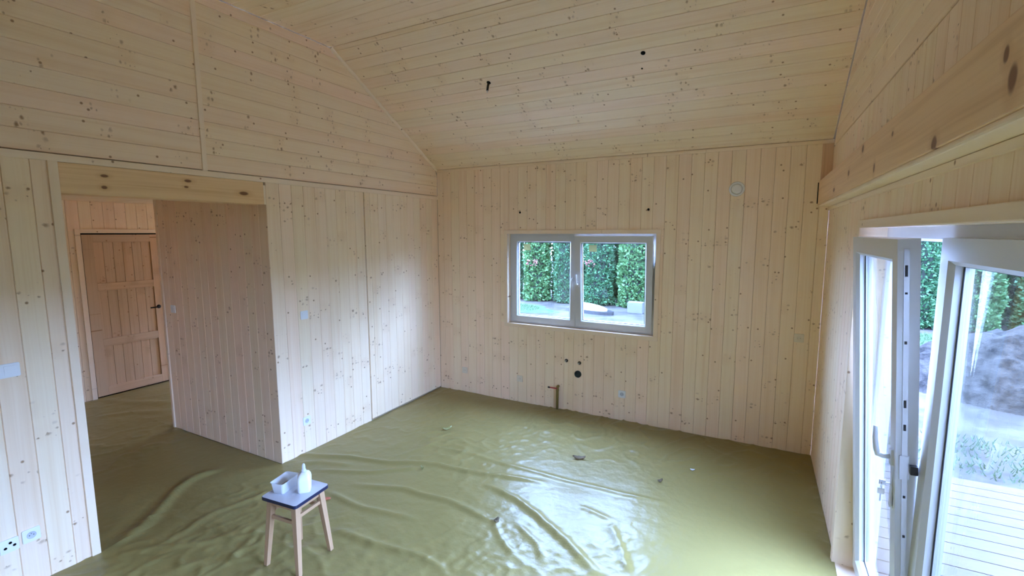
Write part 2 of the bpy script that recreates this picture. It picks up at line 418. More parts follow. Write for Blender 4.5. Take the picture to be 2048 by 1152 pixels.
# left wall (N = +X, L = +Z -> A = (1,0,0)x(0,0,1) = (0,-1,0)) --------
def wallpoly(name, polys, x0, x1, mat):
    v, f = [], []
    for poly in polys:
        n = len(poly); b = len(v)
        v += [(x0, y, z) for y, z in poly] + [(x1, y, z) for y, z in poly]
        f += [tuple(range(b, b + n)), tuple(range(b + n, b + 2 * n))] + [(b + i, b + (i + 1) % n, b + n + (i + 1) % n, b + n + i) for i in range(n)]
    return mesh_obj(name, v, f, mat)
YK2 = YR + (YB - YK)
HB = 2.505                                  # top of the opening header beam
top = [(YB, HB), (YB, ZE), (YK, ZT), (YK2, ZT), (YR, ZE), (YR, HB)]
wl = wallpoly('wall_left', [top, [(OY1 + TH + .004, -.02), (YB, -.02), (YB, HB), (OY1 + TH + .004, HB)], [(YR, -.02), (OY0, -.02), (OY0, HB), (YR, HB)]], XL - .11, XL - TH, 'backing')
tag(wl, 'light spruce boarded gable wall with the passage opening', 'wall', kind='structure')
YS = 3.752                                  # wide seam in the lower left wall
for a0, a1 in seq(-YB, -YS - .006, W): board(wl, (XL, 0, 0), (1, 0, 0), (0, 0, 1), a0, a1, 0.022, ZD - .04)
for a0, a1 in seq(-YS + .006, -OY1, W * 1.03): board(wl, (XL, 0, 0), (1, 0, 0), (0, 0, 1), a0, a1, 0.004, ZD - .04)
for a0, a1 in seq(-OY0, -0.3, W): board(wl, (XL, 0, 0), (1, 0, 0), (0, 0, 1), a0, a1, 0.004, ZD - .04)
# upper part: boards lie flat, L = +Y, N = +X -> A = (1,0,0)x(0,1,0) = +Z
YV = 2.13
def ymax_at(z): return YB if z <= ZE else YB - (z - ZE) / SL
for a0, a1 in seq(ZD + .006, ZT - .006, W):
    board(wl, (XL, 0, 0), (1, 0, 0), (0, 1, 0), a0, a1, YV + .012, lambda a: ymax_at(a) - .002)
    board(wl, (XL, 0, 0), (1, 0, 0), (0, 1, 0), a0, a1, 0.3, YV - .012)

# right wall (N = -X, L = +Z -> A = (-1,0,0)x(0,0,1) = (0,1,0)) -------
wr = wallpoly('wall_right', [[(YB, DZ), (YB, ZE), (YK, ZT), (YK2, ZT), (YR, ZE), (YR, DZ)], [(DY1, -.25), (YB, -.25), (YB, DZ), (DY1, DZ)], [(EY1, -.25), (DY0, -.25), (DY0, DZ), (EY1, DZ)], [(YR, -.25), (EY0, -.25), (EY0, DZ), (YR, DZ)]], XR + TH, XR + .14, 'backing')
tag(wr, 'light spruce boarded gable wall with the terrace door', 'wall', kind='structure')
BZ0, BZ1, BX = 2.343, 2.549, 0.437          # purlin beam
ZR = 2.843
for a0, a1 in seq(DY1, YB, W): board(wr, (XR, 0, 0), (-1, 0, 0), (0, 0, 1), a0, a1, 0.004, BZ0 + .05)
for a0, a1 in seq(0.5, DY1, W, start=DY1): board(wr, (XR, 0, 0), (-1, 0, 0), (0, 0, 1), a0, a1, DZ if a0 > DY0 - .06 else .004, BZ0 + .05)
for a0, a1 in seq(0.5, YB, W, start=DY1): board(wr, (XR, 0, 0), (-1, 0, 0), (0, 0, 1), a0, a1, BZ1 - .02, ZR)
# upper flat boards: L = +Y, N = -X -> A = (-1,0,0)x(0,1,0) = -Z
for a0, a1 in seq(-ZT, -ZR - .010, W, start=-ZR - .010):
    board(wr, (XR, 0, 0), (-1, 0, 0), (0, 1, 0), a0, a1, 0.5, lambda a: ymax_at(-a) - .002)

# rear wall behind the camera -------------------------------------
rw = box('wall_rear', (XL - .1, YR - .15, -.25), (XR + .14, YR, 3.1), 'spruce', along='z'); tag(rw, 'light spruce rear wall out of view', 'wall', kind='structure')

# ceiling ----------------------------------------------------------
cv = [(YR - .2, ZE - .2 * SL), (YK2, ZT), (YK, ZT), (YB + .2, ZE - .2 * SL)]
pts = [(y, z + TH) for y, z in cv] + [(y, z + .22) for y, z in cv[::-1]]
ce = wallpoly('ceiling', [pts], XL - .12, XR + .15, 'backing')
tag(ce, 'spruce boarded ceiling, sloped above the window and flat further up', 'ceiling', kind='structure')
# slope boards: L = +X, N into room = (0,-s,-c)
ang = math.atan(SL); cs, sn = math.cos(ang), math.sin(ang)
Ns = Vector((0, -sn, -cs)); Ls = Vector((1, 0, 0)); As = Ns.cross(Ls)      # (0,-cs,sn): up the slope
slen = math.hypot(YB - YK, ZT - ZE)
for a0, a1 in seq(0, slen, W, start=0.05):
    board(ce, (0, YB, ZE), Ns, Ls, a0, a1, XL + .001, XR - .010)
# flat boards: N = -Z, L = +X -> A = (0,0,-1)x(1,0,0) = (0,-1,0)
for a0, a1 in seq(-YK + .004, -0.9, W): board(ce, (0, 0, ZT), (0, 0, -1), (1, 0, 0), a0, a1, XL + .001, XR - .001)

# ------------------------------------------------------------------ passage and hall behind the opening
HZ = 2.5
pw = box('wall_passage', (PX + .014, OY1 + TH + .004, -.02), (XL - .11, OY1 + .12, HZ), 'backing'); tag(pw, 'boarded side wall of the passage beside the opening', 'wall', kind='structure')
# N = -Y, L = +Z, A = -X
for a0, a1 in seq(-XL + .0, -PX, 0.118): board(pw, (0, OY1 + .004, 0), (0, -1, 0), (0, 0, 1), a0, a1, 0.004, HZ - .002)
hw = box('wall_hall', (HX - .20, 1.05, -.02), (HX - .065, 5.9, HZ), 'backing'); tag(hw, 'boarded hall wall holding the wooden door', 'wall', kind='structure')
HD0, HD1, HDZ = 2.645, 3.515, 2.10         # wooden hall door
for a0, a1 in seq(-5.8, -1.1, W):
    y0, y1 = -a1, -a0
    if y1 > HD0 - .03 and y0 < HD1 + .03:
        board(hw, (HX, 0, 0), (1, 0, 0), (0, 0, 1), a0, a1, HDZ + .03, HZ - .002)
        if y0 < HD0 - .04: board(hw, (HX, 0, 0), (1, 0, 0), (0, 0, 1), -HD0 + .03, a1, .004, HDZ + .03)
        if y1 > HD1 + .04: board(hw, (HX, 0, 0), (1, 0, 0), (0, 0, 1), a0, -HD1 - .03, .004, HDZ + .03)
    else: board(hw, (HX, 0, 0), (1, 0, 0), (0, 0, 1), a0, a1, 0.004, HZ - .002)
h2 = box('wall_hall_near', (HX - .12, 1.0, -.02), (XL - .11, 1.1, HZ), 'spruce', along='z'); tag(h2, 'spruce hall wall on the near side of the passage', 'wall', kind='structure')
h3 = box('wall_hall_inner', (PX, OY1 + .12, -.02), (PX + .12, 5.9, HZ), 'spruce', along='z'); tag(h3, 'spruce hall wall behind the passage corner', 'wall', kind='structure')
hc = box('ceiling_hall', (HX - .12, 1.0, HZ), (XL - .11, 5.95, HZ + .1), 'spruce', along='y'); tag(hc, 'spruce ceiling of the hall', 'ceiling', kind='structure')
h4 = ringfaces_wall('wall_hall_end', (HX - .12, -.25, PX + .12, HZ + .1), (HX + .60, .05, PX - .60, 1.70), 5.8, 5.95, lambda a, b, d: (a, d, b), 'spruce')
tag(h4, 'end wall of the hall with a glazed opening', 'wall', kind='structure')
portal(((HX + PX) / 2, 5.96, 1.1), (math.radians(-90), 0, 0), .8, 1.9)

# ------------------------------------------------------------------ trims and beams
ntrim = [0]
def trim(a, b, label, along, mat='spruce_trim', bevel=.002):
    ntrim[0] += 1
    return tag(box('trim_%d' % ntrim[0], a, b, mat, along=along, bevel=bevel), label, 'trim', kind='structure')
trim((XL - .002, 0.3, ZD - .042), (XL + .012, YB, ZD), 'pale lath running the length of the left wall above the opening', 'y')
trim((XL - .002, YV - .014, ZD), (XL + .012, YV + .020, ZT), 'pale upright lath splitting the flat boards of the left gable', 'z')
trim((XL - .002, OY0 - .046, 0.004), (XL + .016, OY0, ZD - .042), 'pale upright casing on the near side of the passage opening', 'z')
trim((XL - .002, OY1 - .018, OZ), (XL + .006, OY1 - .0005, HB), 'narrow upright strip at the far end of the header beam', 'z')
trim((PX - .012, OY1 - .010, .004), (PX + .02, OY1 + .02, HZ), 'pale corner strip at the far end of the passage wall', 'z')
trim((XL, YB - .012, ZE - .034), (XR, YB + .001, ZE - .004), 'lath along the top of the back wall under the slope', 'x', mat='spruce')
trim((XR - .012, 0.5, BZ0 - .050), (XR + .001, YB, BZ0 - .022), 'pale lath on the right wall under the big beam', 'y')
trim((BX + .006, 0.5, BZ0 - .020), (XR - .001, YB - .002, BZ0), 'pale rounded moulding closing the underside of the big beam', 'y', bevel=.007)
trim((BX + .008, YB - .012, BZ1), (XR - .001, YB + .001, ZE - .036), 'reddish filler strip in the corner above the end of the big beam', 'z', mat='reddish_pine')
tag(box('beam_slot', (BX - .0075, YB - .0015, BZ0 + .01), (BX - .0005, YB + .004, BZ1 - .01), 'hole_black'), 'dark narrow slot in the back wall beside the big beam end', 'slot', kind='structure')
# cove strip up the left slope
ntrim[0] += 1
mw = Matrix((As.cross(Vector((1, 0, 0))) * -1, Vector((1, 0, 0)), As)).transposed().to_4x4()
e1, e2, e3 = Vector((1, 0, 0)), Ns, As
if e1.cross(e2).dot(e3) < 0: mwc = Matrix((e2, e1, e3)).transposed().to_4x4(); sw = True
else: mwc = Matrix((e1, e2, e3)).transposed().to_4x4(); sw = False
mwc.translation = (XL, YB, ZE)
pr = [(0, 0), (.022, 0), (.020, .008), (.014, .015), (.006, .021), (0, .024)]
if sw: pr = [(b, a) for a, b in pr]
tag(prism('trim_%d' % ntrim[0], pr, 0, slen, 'spruce_trim', mw=mwc), 'pale rounded strip climbing the left edge of the sloped ceiling', 'trim', kind='structure')
hb_knots = [(.125, .226, .011, .024), (.052, .220, .013, .020), (.141, .727, .013, .030), (.096, .713, .009, .018), (.080, 1.148, .017, .045)]
# header: local Z along +Y, local X = +Z world, origin at lower corner
wood('pine_header', PIN_L, PIN_D, T1, PKN, 0.0, big=[(k[0], k[1], k[2], k[3]) for k in hb_knots], streak=0.8)
tag(box('lintel_beam', (XL - .15, OY0, OZ), (XL + .008, OY1 - .018, ZD - .043), 'pine_header', along='y', bevel=.004), 'knotty pine header beam over the passage opening', 'beam', kind='structure')
pb = [(.066, 1.358, .034, .024), (.128, 1.401, .020, .015), (.016, 1.835, .026, .026), (.139, 2.374, .012, .016), (.044, 2.678, .024, .018), (.178, 2.998, .022, .03), (.10, 3.4, .020, .03), (.05, 4.0, .016, .04)]
wood('pine_purlin', (0.90, 0.63, 0.40), (0.68, 0.41, 0.22), T1, (0.22, 0.09, 0.06), 0.0, big=pb, streak=0.75)
tag(box('purlin_beam', (BX, 0.0, BZ0), (XR - .0002, YB - .002, BZ1), 'pine_purlin', along='y', bevel=.004), 'large knotty pine beam along the right wall above the terrace door', 'beam', kind='structure')

# ------------------------------------------------------------------ PVC ring helper (frame / sash with mitred look)
def ring(name, to3, o, i, d0, d1, mat, parent, bevel=.004, step=None):
    """rectangular frame: o,i = (a0,b0,a1,b1) outer / inner at depth d0 (room side) .. d1; step=(s,ds): inner lip slopes back"""
    def rect(r): return [(r[0], r[1]), (r[2], r[1]), (r[2], r[3]), (r[0], r[3])]
    s, ds = step or (0.012, 0.014)
    i2 = (i[0] - s, i[1] - s, i[2] + s, i[3] + s)
    loops = [(rect(o), d1), (rect(o), d0), (rect(i2), d0), (rect(i), d0 + ds), (rect(i), d1)]
    v = [to3(a, b, d) for R, d in loops for a, b in R]
    f = []
    for k in range(5):
        k2 = (k + 1) % 5
        for q in range(4):
            p = (q + 1) % 4
            f.append((k * 4 + q, k * 4 + p, k2 * 4 + p, k2 * 4 + q))
    return mesh_obj(name, v, f, mat, parent, bevel=0)
def pane(name, to3, r, d, parent, th=.004):
    v = [to3(a, b, dd) for dd in (d, d + th) for a, b in ((r[0], r[1]), (r[2], r[1]), (r[2], r[3]), (r[0], r[3]))]
    return mesh_obj(name, v, [(0, 1, 2, 3), (4, 5, 6, 7), (0, 1, 5, 4), (1, 2, 6, 5), (2, 3, 7, 6), (3, 0, 4, 7)], 'glass', parent)
def gasket(to3, r, d, parent, w=.006):
    ring('gasket', to3, (r[0] - .004, r[1] - .004, r[2] + .004, r[3] + .004), (r[0] + w, r[1] + w, r[2] - w, r[3] - w), d - .004, d - .0005, 'gasket', parent, step=(.001, .0005))

# ---- window_1 in the back wall
w1 = empty('window_1', (WX0, YB, WZ0)); tag(w1, 'white two-sash window with garden view, far sash tilted open', 'window', kind='structure')
T_b = lambda a, b, d: (a, YB + d, b)
cw = .045
box('casing', (WX0 - cw, YB - .014, WZ1), (WX1 + cw, YB, WZ1 + cw), 'spruce_trim', w1, .002, 'x')
box('casing', (WX0 - cw, YB - .014, WZ0 - cw), (WX1 + cw, YB, WZ0), 'spruce_trim', w1, .002, 'x')
box('casing', (WX0 - cw, YB - .014, WZ0), (WX0, YB, WZ1), 'spruce_trim', w1, .002, 'z')
box('casing', (WX1, YB - .014, WZ0), (WX1 + cw, YB, WZ1), 'spruce_trim', w1, .002, 'z')
RD = .065
box('reveal_board', (WX0 - .002, YB - .010, WZ0 - .012), (WX1 + .002, YB + RD, WZ0), 'spruce_trim', w1, 0, 'x')
box('reveal_board', (WX0, YB - .010, WZ1), (WX1, YB + RD, WZ1 + .012), 'spruce_trim', w1, 0, 'x')
box('reveal_board', (WX0 - .012, YB - .010, WZ0), (WX0, YB + RD, WZ1), 'spruce_trim', w1, 0, 'z')
box('reveal_board', (WX1, YB - .010, WZ0), (WX1 + .012, YB + RD, WZ1), 'spruce_trim', w1, 0, 'z')
ring('frame', T_b, (WX0, WZ0, WX1, WZ1), (WX0 + .05, WZ0 + .05, WX1 - .05, WZ1 - .05), RD, RD + .07, 'pvc', w1)
def lever(name, base, out, along, parent, mat='pvc', ln=.115, sc=1.0):
    base, out, along = Vector(base), Vector(out), Vector(along)
    side = out.cross(along)
    pl = [base + side * (sx * .014 * sc) + along * (sz * .032 * sc) + out * d for d in (0, .009) for sx, sz in ((-1, -1), (1, -1), (1, 1), (-1, 1))]
    pth = [base + out * .006, base + out * .03 * sc, base + out * .048 * sc + along * .006, base + out * .053 * sc + along * .03 * sc, base + out * .056 * sc + along * ln * .6, base + out * .054 * sc + along * ln]
    h = tube(name, pth, [.010 * sc, .010 * sc, .0105 * sc, .010 * sc, .009 * sc, .008 * sc], mat, parent, 10)
    mesh_obj('rosette', pl, [(0, 1, 2, 3), (4, 5, 6, 7), (0, 1, 5, 4), (1, 2, 6, 5), (2, 3, 7, 6), (3, 0, 4, 7)], mat, h)
    return h
SZ0, SZ1 = WZ0 + .022, WZ1 - .022
xm = -1.852
def sash(parent, to3, o, m, lbl=None, thick=.066, proud=.016):
    s = ring('sash', to3, o, (o[0] + m, o[1] + m, o[2] - m, o[3] - m), -proud, thick - proud, 'pvc', parent)
    g = (o[0] + m, o[1] + m, o[2] - m, o[3] - m)
    pane('glass', to3, g, .012, s); gasket(to3, g, .010, s)
    return s
# left sash shut
T_l = lambda a, b, d: (a, YB + RD + d, b)
s1 = sash(w1, T_l, (WX0 + .030, SZ0, xm - .002, SZ1), .078)
s1['label'] = 'shut white sash'
lever('handle', (xm - .035, YB + RD - .016, 1.57), (0, -1, 0), (0, 0, -1), s1, sc=.9)
# right sash tilted: top leans into the room
tl = math.radians(4.2)
def T_t(a, b, d):
    h = b - SZ0
    return (a, YB + RD + d * math.cos(tl) - h * math.sin(tl), SZ0 + h * math.cos(tl) + d * math.sin(tl))
s2 = sash(w1, T_t, (xm + .002, SZ0, WX1 - .030, SZ1 - .002), .078)
s2['label'] = 'white sash tilted open at the top'
pbase = T_t(xm + .035, 1.52, -.016)
lever('handle', pbase, (0, -1, -.07), (0, -.07, 1), s2, sc=.9)
for (u, to3, b) in ((-2.535, T_l, 1.89), (-1.69, T_t, 1.89)):
    v = [to3(u + dx, b + dz, .0105) for dx, dz in ((0, 0), (.09, 0), (.09, .075), (0, .075))] + [to3(u + dx, b + dz, .0118) for dx, dz in ((0, 0), (.09, 0), (.09, .075), (0, .075))]
    mesh_obj('sticker', v, [(0, 1, 2, 3), (4, 5, 6, 7), (0, 1, 5, 4), (1, 2, 6, 5), (2, 3, 7, 6), (3, 0, 4, 7)], 'sticker_film', w1)
box('sill', (WX0 - .05, YB + .19, WZ0 - .05), (WX1 + .05, YB + .25, WZ0 - .02), 'pvc', w1)
portal(((WX0 + WX1) / 2, YB + .2, (WZ0 + WZ1) / 2), (math.radians(-90), 0, 0), WX1 - WX0, WZ1 - WZ0)

# ---- door_1: terrace door in the right wall
d1 = empty('door_1', (XR, (DY0 + DY1) / 2, 0)); tag(d1, 'white two-leaf glazed terrace door, far leaf tilted inward', 'door', kind='structure')
box('casing', (XR - .020, DY1, .004), (XR, DY1 + .052, DZ + .045), 'spruce_trim', d1, .003, 'z')
box('casing', (XR - .020, DY0 - .05, DZ), (XR, DY1, DZ + .045), 'spruce_trim', d1, .003, 'y')
box('casing', (XR - .020, DY0 - .05, .004), (XR, DY0, DZ), 'spruce_trim', d1, .003, 'z')
FX = .644
box('reveal_board', (XR - .018, DY1 - .001, .004), (FX, DY1 + .014, DZ), 'spruce_trim', d1, 0, 'z')
box('reveal_board', (XR - .018, DY0 - .014, .004), (FX, DY0 + .001, DZ), 'spruce_trim', d1, 0, 'z')
box('reveal_board', (XR - .018, DY0, DZ - .001), (FX, DY1, DZ + .012), 'spruce_trim', d1, 0, 'y')
box('threshold', (XR - .003, DY0, -.02), (FX + .01, DY1, .008), 'spruce_trim', d1, 0, 'y')
T_d = lambda a, b, d: (FX + d, a, b)
ring('frame', T_d, (DY0, -.02, DY1, DZ), (DY0 + .065, .03, DY1 - .065, DZ - .066), 0, .075, 'pvc', d1)
ym = 2.345; LZ0, LZ1 = .055, 2.078
def leaf(to3, o, m=.098):
    s = ring('leaf', to3, o, (o[0] + m, o[1] + m, o[2] - m, o[3] - m), -.032, .040, 'pvc', d1, step=(.016, .018))
    g = (o[0] + m, o[1] + m, o[2] - m, o[3] - m)
    pane('glass', to3, g, .016, s); gasket(to3, g, .013, s)
    return s
lf2 = leaf(T_d, (DY0 + .04, LZ0, ym - .002, LZ1)); lf2['label'] = 'shut glazed leaf nearer the camera'
ta = math.radians(3.8)
def T_dt(a, b, d):
    h = b - LZ0
    return (FX + d * math.cos(ta) - h * math.sin(ta), a, LZ0 + h * math.cos(ta) + d * math.sin(ta))
lf1 = leaf(T_dt, (ym + .002, LZ0, DY1 - .045, LZ1)); lf1['label'] = 'glazed leaf tilted inward with handle and keys'
# lock edge hardware on the near edge of the tilted leaf
ye = ym + .002
def edge_piece(name, b0, b1, da, db, mat, out=.003):
    v = [to for yy in (ye, ye - out) for to in (T_dt(yy, b0, da), T_dt(yy, b0, db), T_dt(yy, b1, db), T_dt(yy, b1, da))]
    return mesh_obj(name, v, [(0, 1, 2, 3), (4, 5, 6, 7), (0, 1, 5, 4), (1, 2, 6, 5), (2, 3, 7, 6), (3, 0, 4, 7)], mat, lf1)
edge_piece('lock_strip', .10, 2.04, -.012, .006, 'steel', .002)
for b0, b1 in ((1.93, 1.975), (1.86, 1.868), (1.66, 1.672), (1.40, 1.43), (1.305, 1.33), (1.02, 1.03), (.85, .86)):
    edge_piece('lock_bolt', b0, b1, -.008, .000, 'black_metal', .005)
edge_piece('lock_case', 1.10, 1.20, -.02, .012, 'steel', .004)
edge_piece('latch', 1.13, 1.165, .012, .036, 'black_metal', .022)
hb_ = Vector(T_dt(ym + .05, 1.17, -.032))
lever('handle', hb_, Vector((-1, 0, -ta)), Vector((-ta, 0, 1)), lf1, ln=.125, sc=1.05)
kb = Vector(T_dt(ym + .05, 1.05, -.032))
esc = prism('lock_plate', rrect(.026, .20, .008), 0, .006, 'pvc', lf1, mw=Matrix.Translation(kb + Vector((.001, 0, 0))) @ Matrix(((0, 0, -1, 0), (1, 0, 0, 0), (0, 1, 0, 0), (0, 0, 0, 1))))
# keys
ky = empty('door_keys', kb); tag(ky, 'bunch of keys hanging in the lock of the tilted terrace door leaf', 'keys')
box('key_bow', kb + Vector((-.045, -.002, -.010)), kb + Vector((-.022, .002, .012)), 'steel', ky, .002)
box('key_blade', kb + Vector((-.024, -.001, -.003)), kb + Vector((-.006, .001, .003)), 'steel', ky)
rp = [kb + Vector((-.036 + .0, .010 * math.cos(t), -.014 + .014 * math.sin(t))) for t in np.linspace(0, 2 * math.pi, 17)]
tube('key_ring', rp, .0015, 'steel', ky, 6)
box('key_bow', kb + Vector((-.048, -.002, -.052)), kb + Vector((-.024, .001, -.026)), 'white_plastic', ky, .002)
box('key_blade', kb + Vector((-.039, -.001, -.085)), kb + Vector((-.033, .001, -.050)), 'steel', ky)
portal((XR + .3, (DY0 + DY1) / 2, DZ / 2), (0, math.radians(90), 0), DZ, DY1 - DY0)

# ---- added_door: unseen terrace door, added behind the camera to let in more daylight
d3 = empty('added_door', (XR, EY0, 0)); tag(d3, 'unseen glazed terrace door added beside the camera for more daylight', 'door', kind='structure')
ring('frame', T_d, (EY0, -.02, EY1, DZ), (EY0 + .065, .03, EY1 - .065, DZ - .066), 0, .075, 'pvc', d3)
for q0, q1 in ((EY0 + .04, (EY0 + EY1) / 2 - .002), ((EY0 + EY1) / 2 + .002, EY1 - .04)):
    s_ = ring('leaf', T_d, (q0, LZ0, q1, LZ1), (q0 + .098, LZ0 + .098, q1 - .098, LZ1 - .098), -.032, .040, 'pvc', d3, step=(.016, .018))
    pane('glass', T_d, (q0 + .098, LZ0 + .098, q1 - .098, LZ1 - .098), .006, s_)
portal((XR + .3, (EY0 + EY1) / 2, DZ / 2), (0, math.radians(90), 0), DZ, EY1 - EY0)

# ---- door_2: plank door in the hall
d2 = empty('door_2', (HX, HD0, 0)); tag(d2, 'closed three-panel plank door at the end of the passage', 'door', kind='structure')
box('casing', (HX - .002, HD0 - .052, .004), (HX + .016, HD0, HDZ + .055), 'spruce_trim', d2, .002, 'z')
box('casing', (HX - .002, HD1, .004), (HX + .016, HD1 + .052, HDZ + .055), 'spruce_trim', d2, .002, 'z')
box('casing', (HX - .002, HD0, HDZ + .005), (HX + .016, HD1, HDZ + .055), 'spruce_trim', d2, .002, 'y')
box('gap', (HX - .06, HD0, .0), (HX - .05, HD1, HDZ + .005), 'hole_black', d2)
xd0, xd1 = HX - .045, HX - .006
box('stile', (xd0, HD0 + .012, .02), (xd1, HD0 + .125, HDZ - .012), 'door_wood', d2, .002, 'z')
box('stile', (xd0, HD1 - .125, .02), (xd1, HD1 - .008, HDZ - .012), 'door_wood', d2, .002, 'z')
rails = [(.02, .13), (.655, .755), (1.375, 1.47), (1.99, HDZ - .012)]
for z0, z1 in rails: box('rail', (xd0, HD0 + .125, z0), (xd1, HD1 - .125, z1), 'door_wood', d2, .002, 'y')
for k in range(3):
    for a0, a1 in seq(-(HD1 - .125), -(HD0 + .125), .104):
        board(d2, (HX - .022, 0, 0), (1, 0, 0), (0, 0, 1), a0, a1, rails[k][1], rails[k + 1][0], 'door_wood', name='panel_plank')
hh = tube('handle', [(xd1, HD1 - .09, 1.09), (xd1 + .045, HD1 - .09, 1.09), (xd1 + .052, HD1 - .10, 1.09), (xd1 + .052, HD1 - .21, 1.09)], .009, 'black_metal', d2)
lathe('rosette', [(.026, 0), (.026, .007)], 'black_metal', hh, Matrix.Translation((xd1, HD1 - .09, 1.09)) @ Matrix.Rotation(math.pi / 2, 4, 'Y'))

# ------------------------------------------------------------------ wall fittings
def face_mw(loc, n):
    """local z = n (out of the wall), local y = world up"""
    n = Vector(n); y = Vector((0, 0, 1)); x = y.cross(n)
    m = Matrix((x, y, n)).transposed().to_4x4(); m.translation = Vector(loc); return m
simple('cream_plastic', (0.80, 0.70, 0.55), 0.4)
def socket(loc, n, label, w=.080, pm='white_plastic'):
    mw = face_mw(loc, n)
    t = empty('wall_socket'); t.matrix_basis = mw; tag(t, label, 'socket', 'wall sockets')
    v = prism('plate', rrect(w, w, .008), 0, .009, pm, t, mw=mw, bevel=.0015)
    lathe('well', [(.0215, .0091), (.0205, .0100), (.0195, .0096), (.0185, .0092)], 'socket_pit' if pm == 'white_plastic' else pm, t, mw)
    for dx in (-.0095, .0095): lathe('pin_hole', [(.0025, .0093), (.0025, .0098)], 'hole_black', t, mw @ Matrix.Translation((dx, 0, 0)), 10)
    lathe('earth_pin', [(.0022, .0093), (.0022, .0125)], 'steel', t, mw @ Matrix.Translation((0, .010, 0)), 10)
    return t
def switch(loc, n, label, w=.080, wide=1):
    mw = face_mw(loc, n)
    t = empty('light_switch'); t.matrix_basis = mw; tag(t, label, 'switch', 'light switches')
    prism('plate', rrect(w * (1 + (wide - 1) * .88), w, .008), 0, .008, 'white_plastic', t, mw=mw, bevel=.0015)
    for k in range(wide):
        cx = (k - (wide - 1) / 2) * w * .88
        pts = [(-.027, .0085), (.027, .0085), (.027, .013), (-.027, .0095)]
        v = [(cx + s * .026, yy, zz) for s in (-1, 1) for yy, zz in pts]
        mesh_obj('rocker', v, [(0, 1, 2, 3), (4, 5, 6, 7), (0, 1, 5, 4), (1, 2, 6, 5), (2, 3, 7, 6), (3, 0, 4, 7)], 'white_plastic', t, mw)
    return t
socket((-3.364, YB, .300), (0, -1, 0), 'pale wall socket low on the back wall by the far left corner', pm='cream_plastic')
socket((-2.549, YB, .303), (0, -1, 0), 'pale wall socket low under the left edge of the window', pm='cream_plastic')
socket((-1.274, YB, .311), (0, -1, 0), 'white wall socket low on the back wall, right of the drain pipe')
socket((.368, YB, 1.119), (0, -1, 0), 'wall socket high on the back wall near the terrace door corner', pm='cream_plastic')
socket((XL, 2.900, .316), (1, 0, 0), 'white wall socket low on the left wall past the opening')
socket((XL, .968, .317), (1, 0, 0), 'white wall socket low on the near left wall beside the three-hole outlet')
switch((XL, 2.936, 1.336), (1, 0, 0), 'small white light switch on the left wall past the opening')
switch((XL, .935, 1.325), (1, 0, 0), 'double white light switch at the left picture edge', wide=2)
switch((-5.362, OY1 + .004, 1.32), (0, -1, 0), 'white light switch at the dark end of the passage wall')
mw = face_mw((XL, .874, .306), (1, 0, 0))
t = empty('aerial_outlet'); t.matrix_basis = mw; tag(t, 'white wall outlet with three dark round holes', 'outlet')
prism('plate', rrect(.08, .08, .008), 0, .008, 'white_plastic', t, mw=mw, bevel=.0015)
for dx, dy in ((-.018, -.008), (.02, -.004), (.004, .016)):
    lathe('port_ring', [(.010, .008), (.010, .0095), (.0075, .0095)], 'white_plastic', t, mw @ Matrix.Translation((dx, dy, 0)), 16, cap=False)
    lathe('port_hole', [(.0085, .0081), (.0085, .0090)], 'hole_black', t, mw @ Matrix.Translation((dx, dy, 0)), 16)

# air valve
mw = face_mw((-.223, YB, 2.512), (0, -1, 0))
t = empty('air_vent'); t.matrix_basis = mw; tag(t, 'round white air vent high on the back wall near the beam', 'vent')
lathe('rim', [(.068, 0), (.070, .004), (.066, .012), (.056, .015), (.050, .010), (.048, .002)], 'white_plastic', t, mw, 40)
lathe('disc', [(.010, .004), (.044, .006), (.046, .012), (.042, .018), (.028, .021), (.001, .022)], 'white_plastic', t, mw, 40)

# drilled cable and pipe holes
def hole(name, loc, n, r, label, mat='hole_black', ring_mat=None, group='drilled holes', cat='hole'):
    mw = face_mw(loc, n) if abs(Vector(n).z) < .9 else Matrix.Translation(loc)
    t = empty(name); t.matrix_basis = mw; tag(t, label, cat, group)
    lathe('bore', [(r, .0006), (r * .98, .0022), (r * .5, .0022)], mat, t, mw, 20)
    if ring_mat: lathe('sleeve', [(r * 1.25, .0006), (r * 1.25, .006), (r * 1.0, .006), (r, .001)], ring_mat, t, mw, 20)
    return t
h_ = hole('cable_hole', (-2.549, YB, 2.340), (0, -1, 0), .013, 'small dark cable hole above the left end of the window')
h_ = hole('cable_hole', (-1.048, YB, 2.338), (0, -1, 0), .013, 'small dark cable hole above the right end of the window')
p1 = hole('water_stub', (-1.937, YB, .610), (0, -1, 0), .016, 'capped water pipe stub left of its twin under the window', 'hole_black', 'scrap_brown', 'water pipe stubs', 'pipe stub')
p2 = hole('water_stub', (-1.777, YB, .601), (0, -1, 0), .016, 'capped water pipe stub right above the black drain pipe', 'hole_black', 'scrap_brown', 'water pipe stubs', 'pipe stub')
for p_ in (p1, p2): lathe('cap', [(.010, .002), (.010, .03), (.006, .032)], 'steel', p_, p_.matrix_basis, 14)
mw = face_mw((-1.793, YB, .467), (0, -1, 0))
t = empty('drain_pipe'); t.matrix_basis = mw; tag(t, 'round black drain pipe mouth low on the back wall', 'pipe')
lathe('bore', [(.034, .001), (.034, .003), (.01, .003)], 'grey_pipe', t, mw, 28)
lathe('collar', [(.041, .0005), (.041, .012), (.034, .012), (.034, .001)], 'grey_pipe', t, mw, 28)
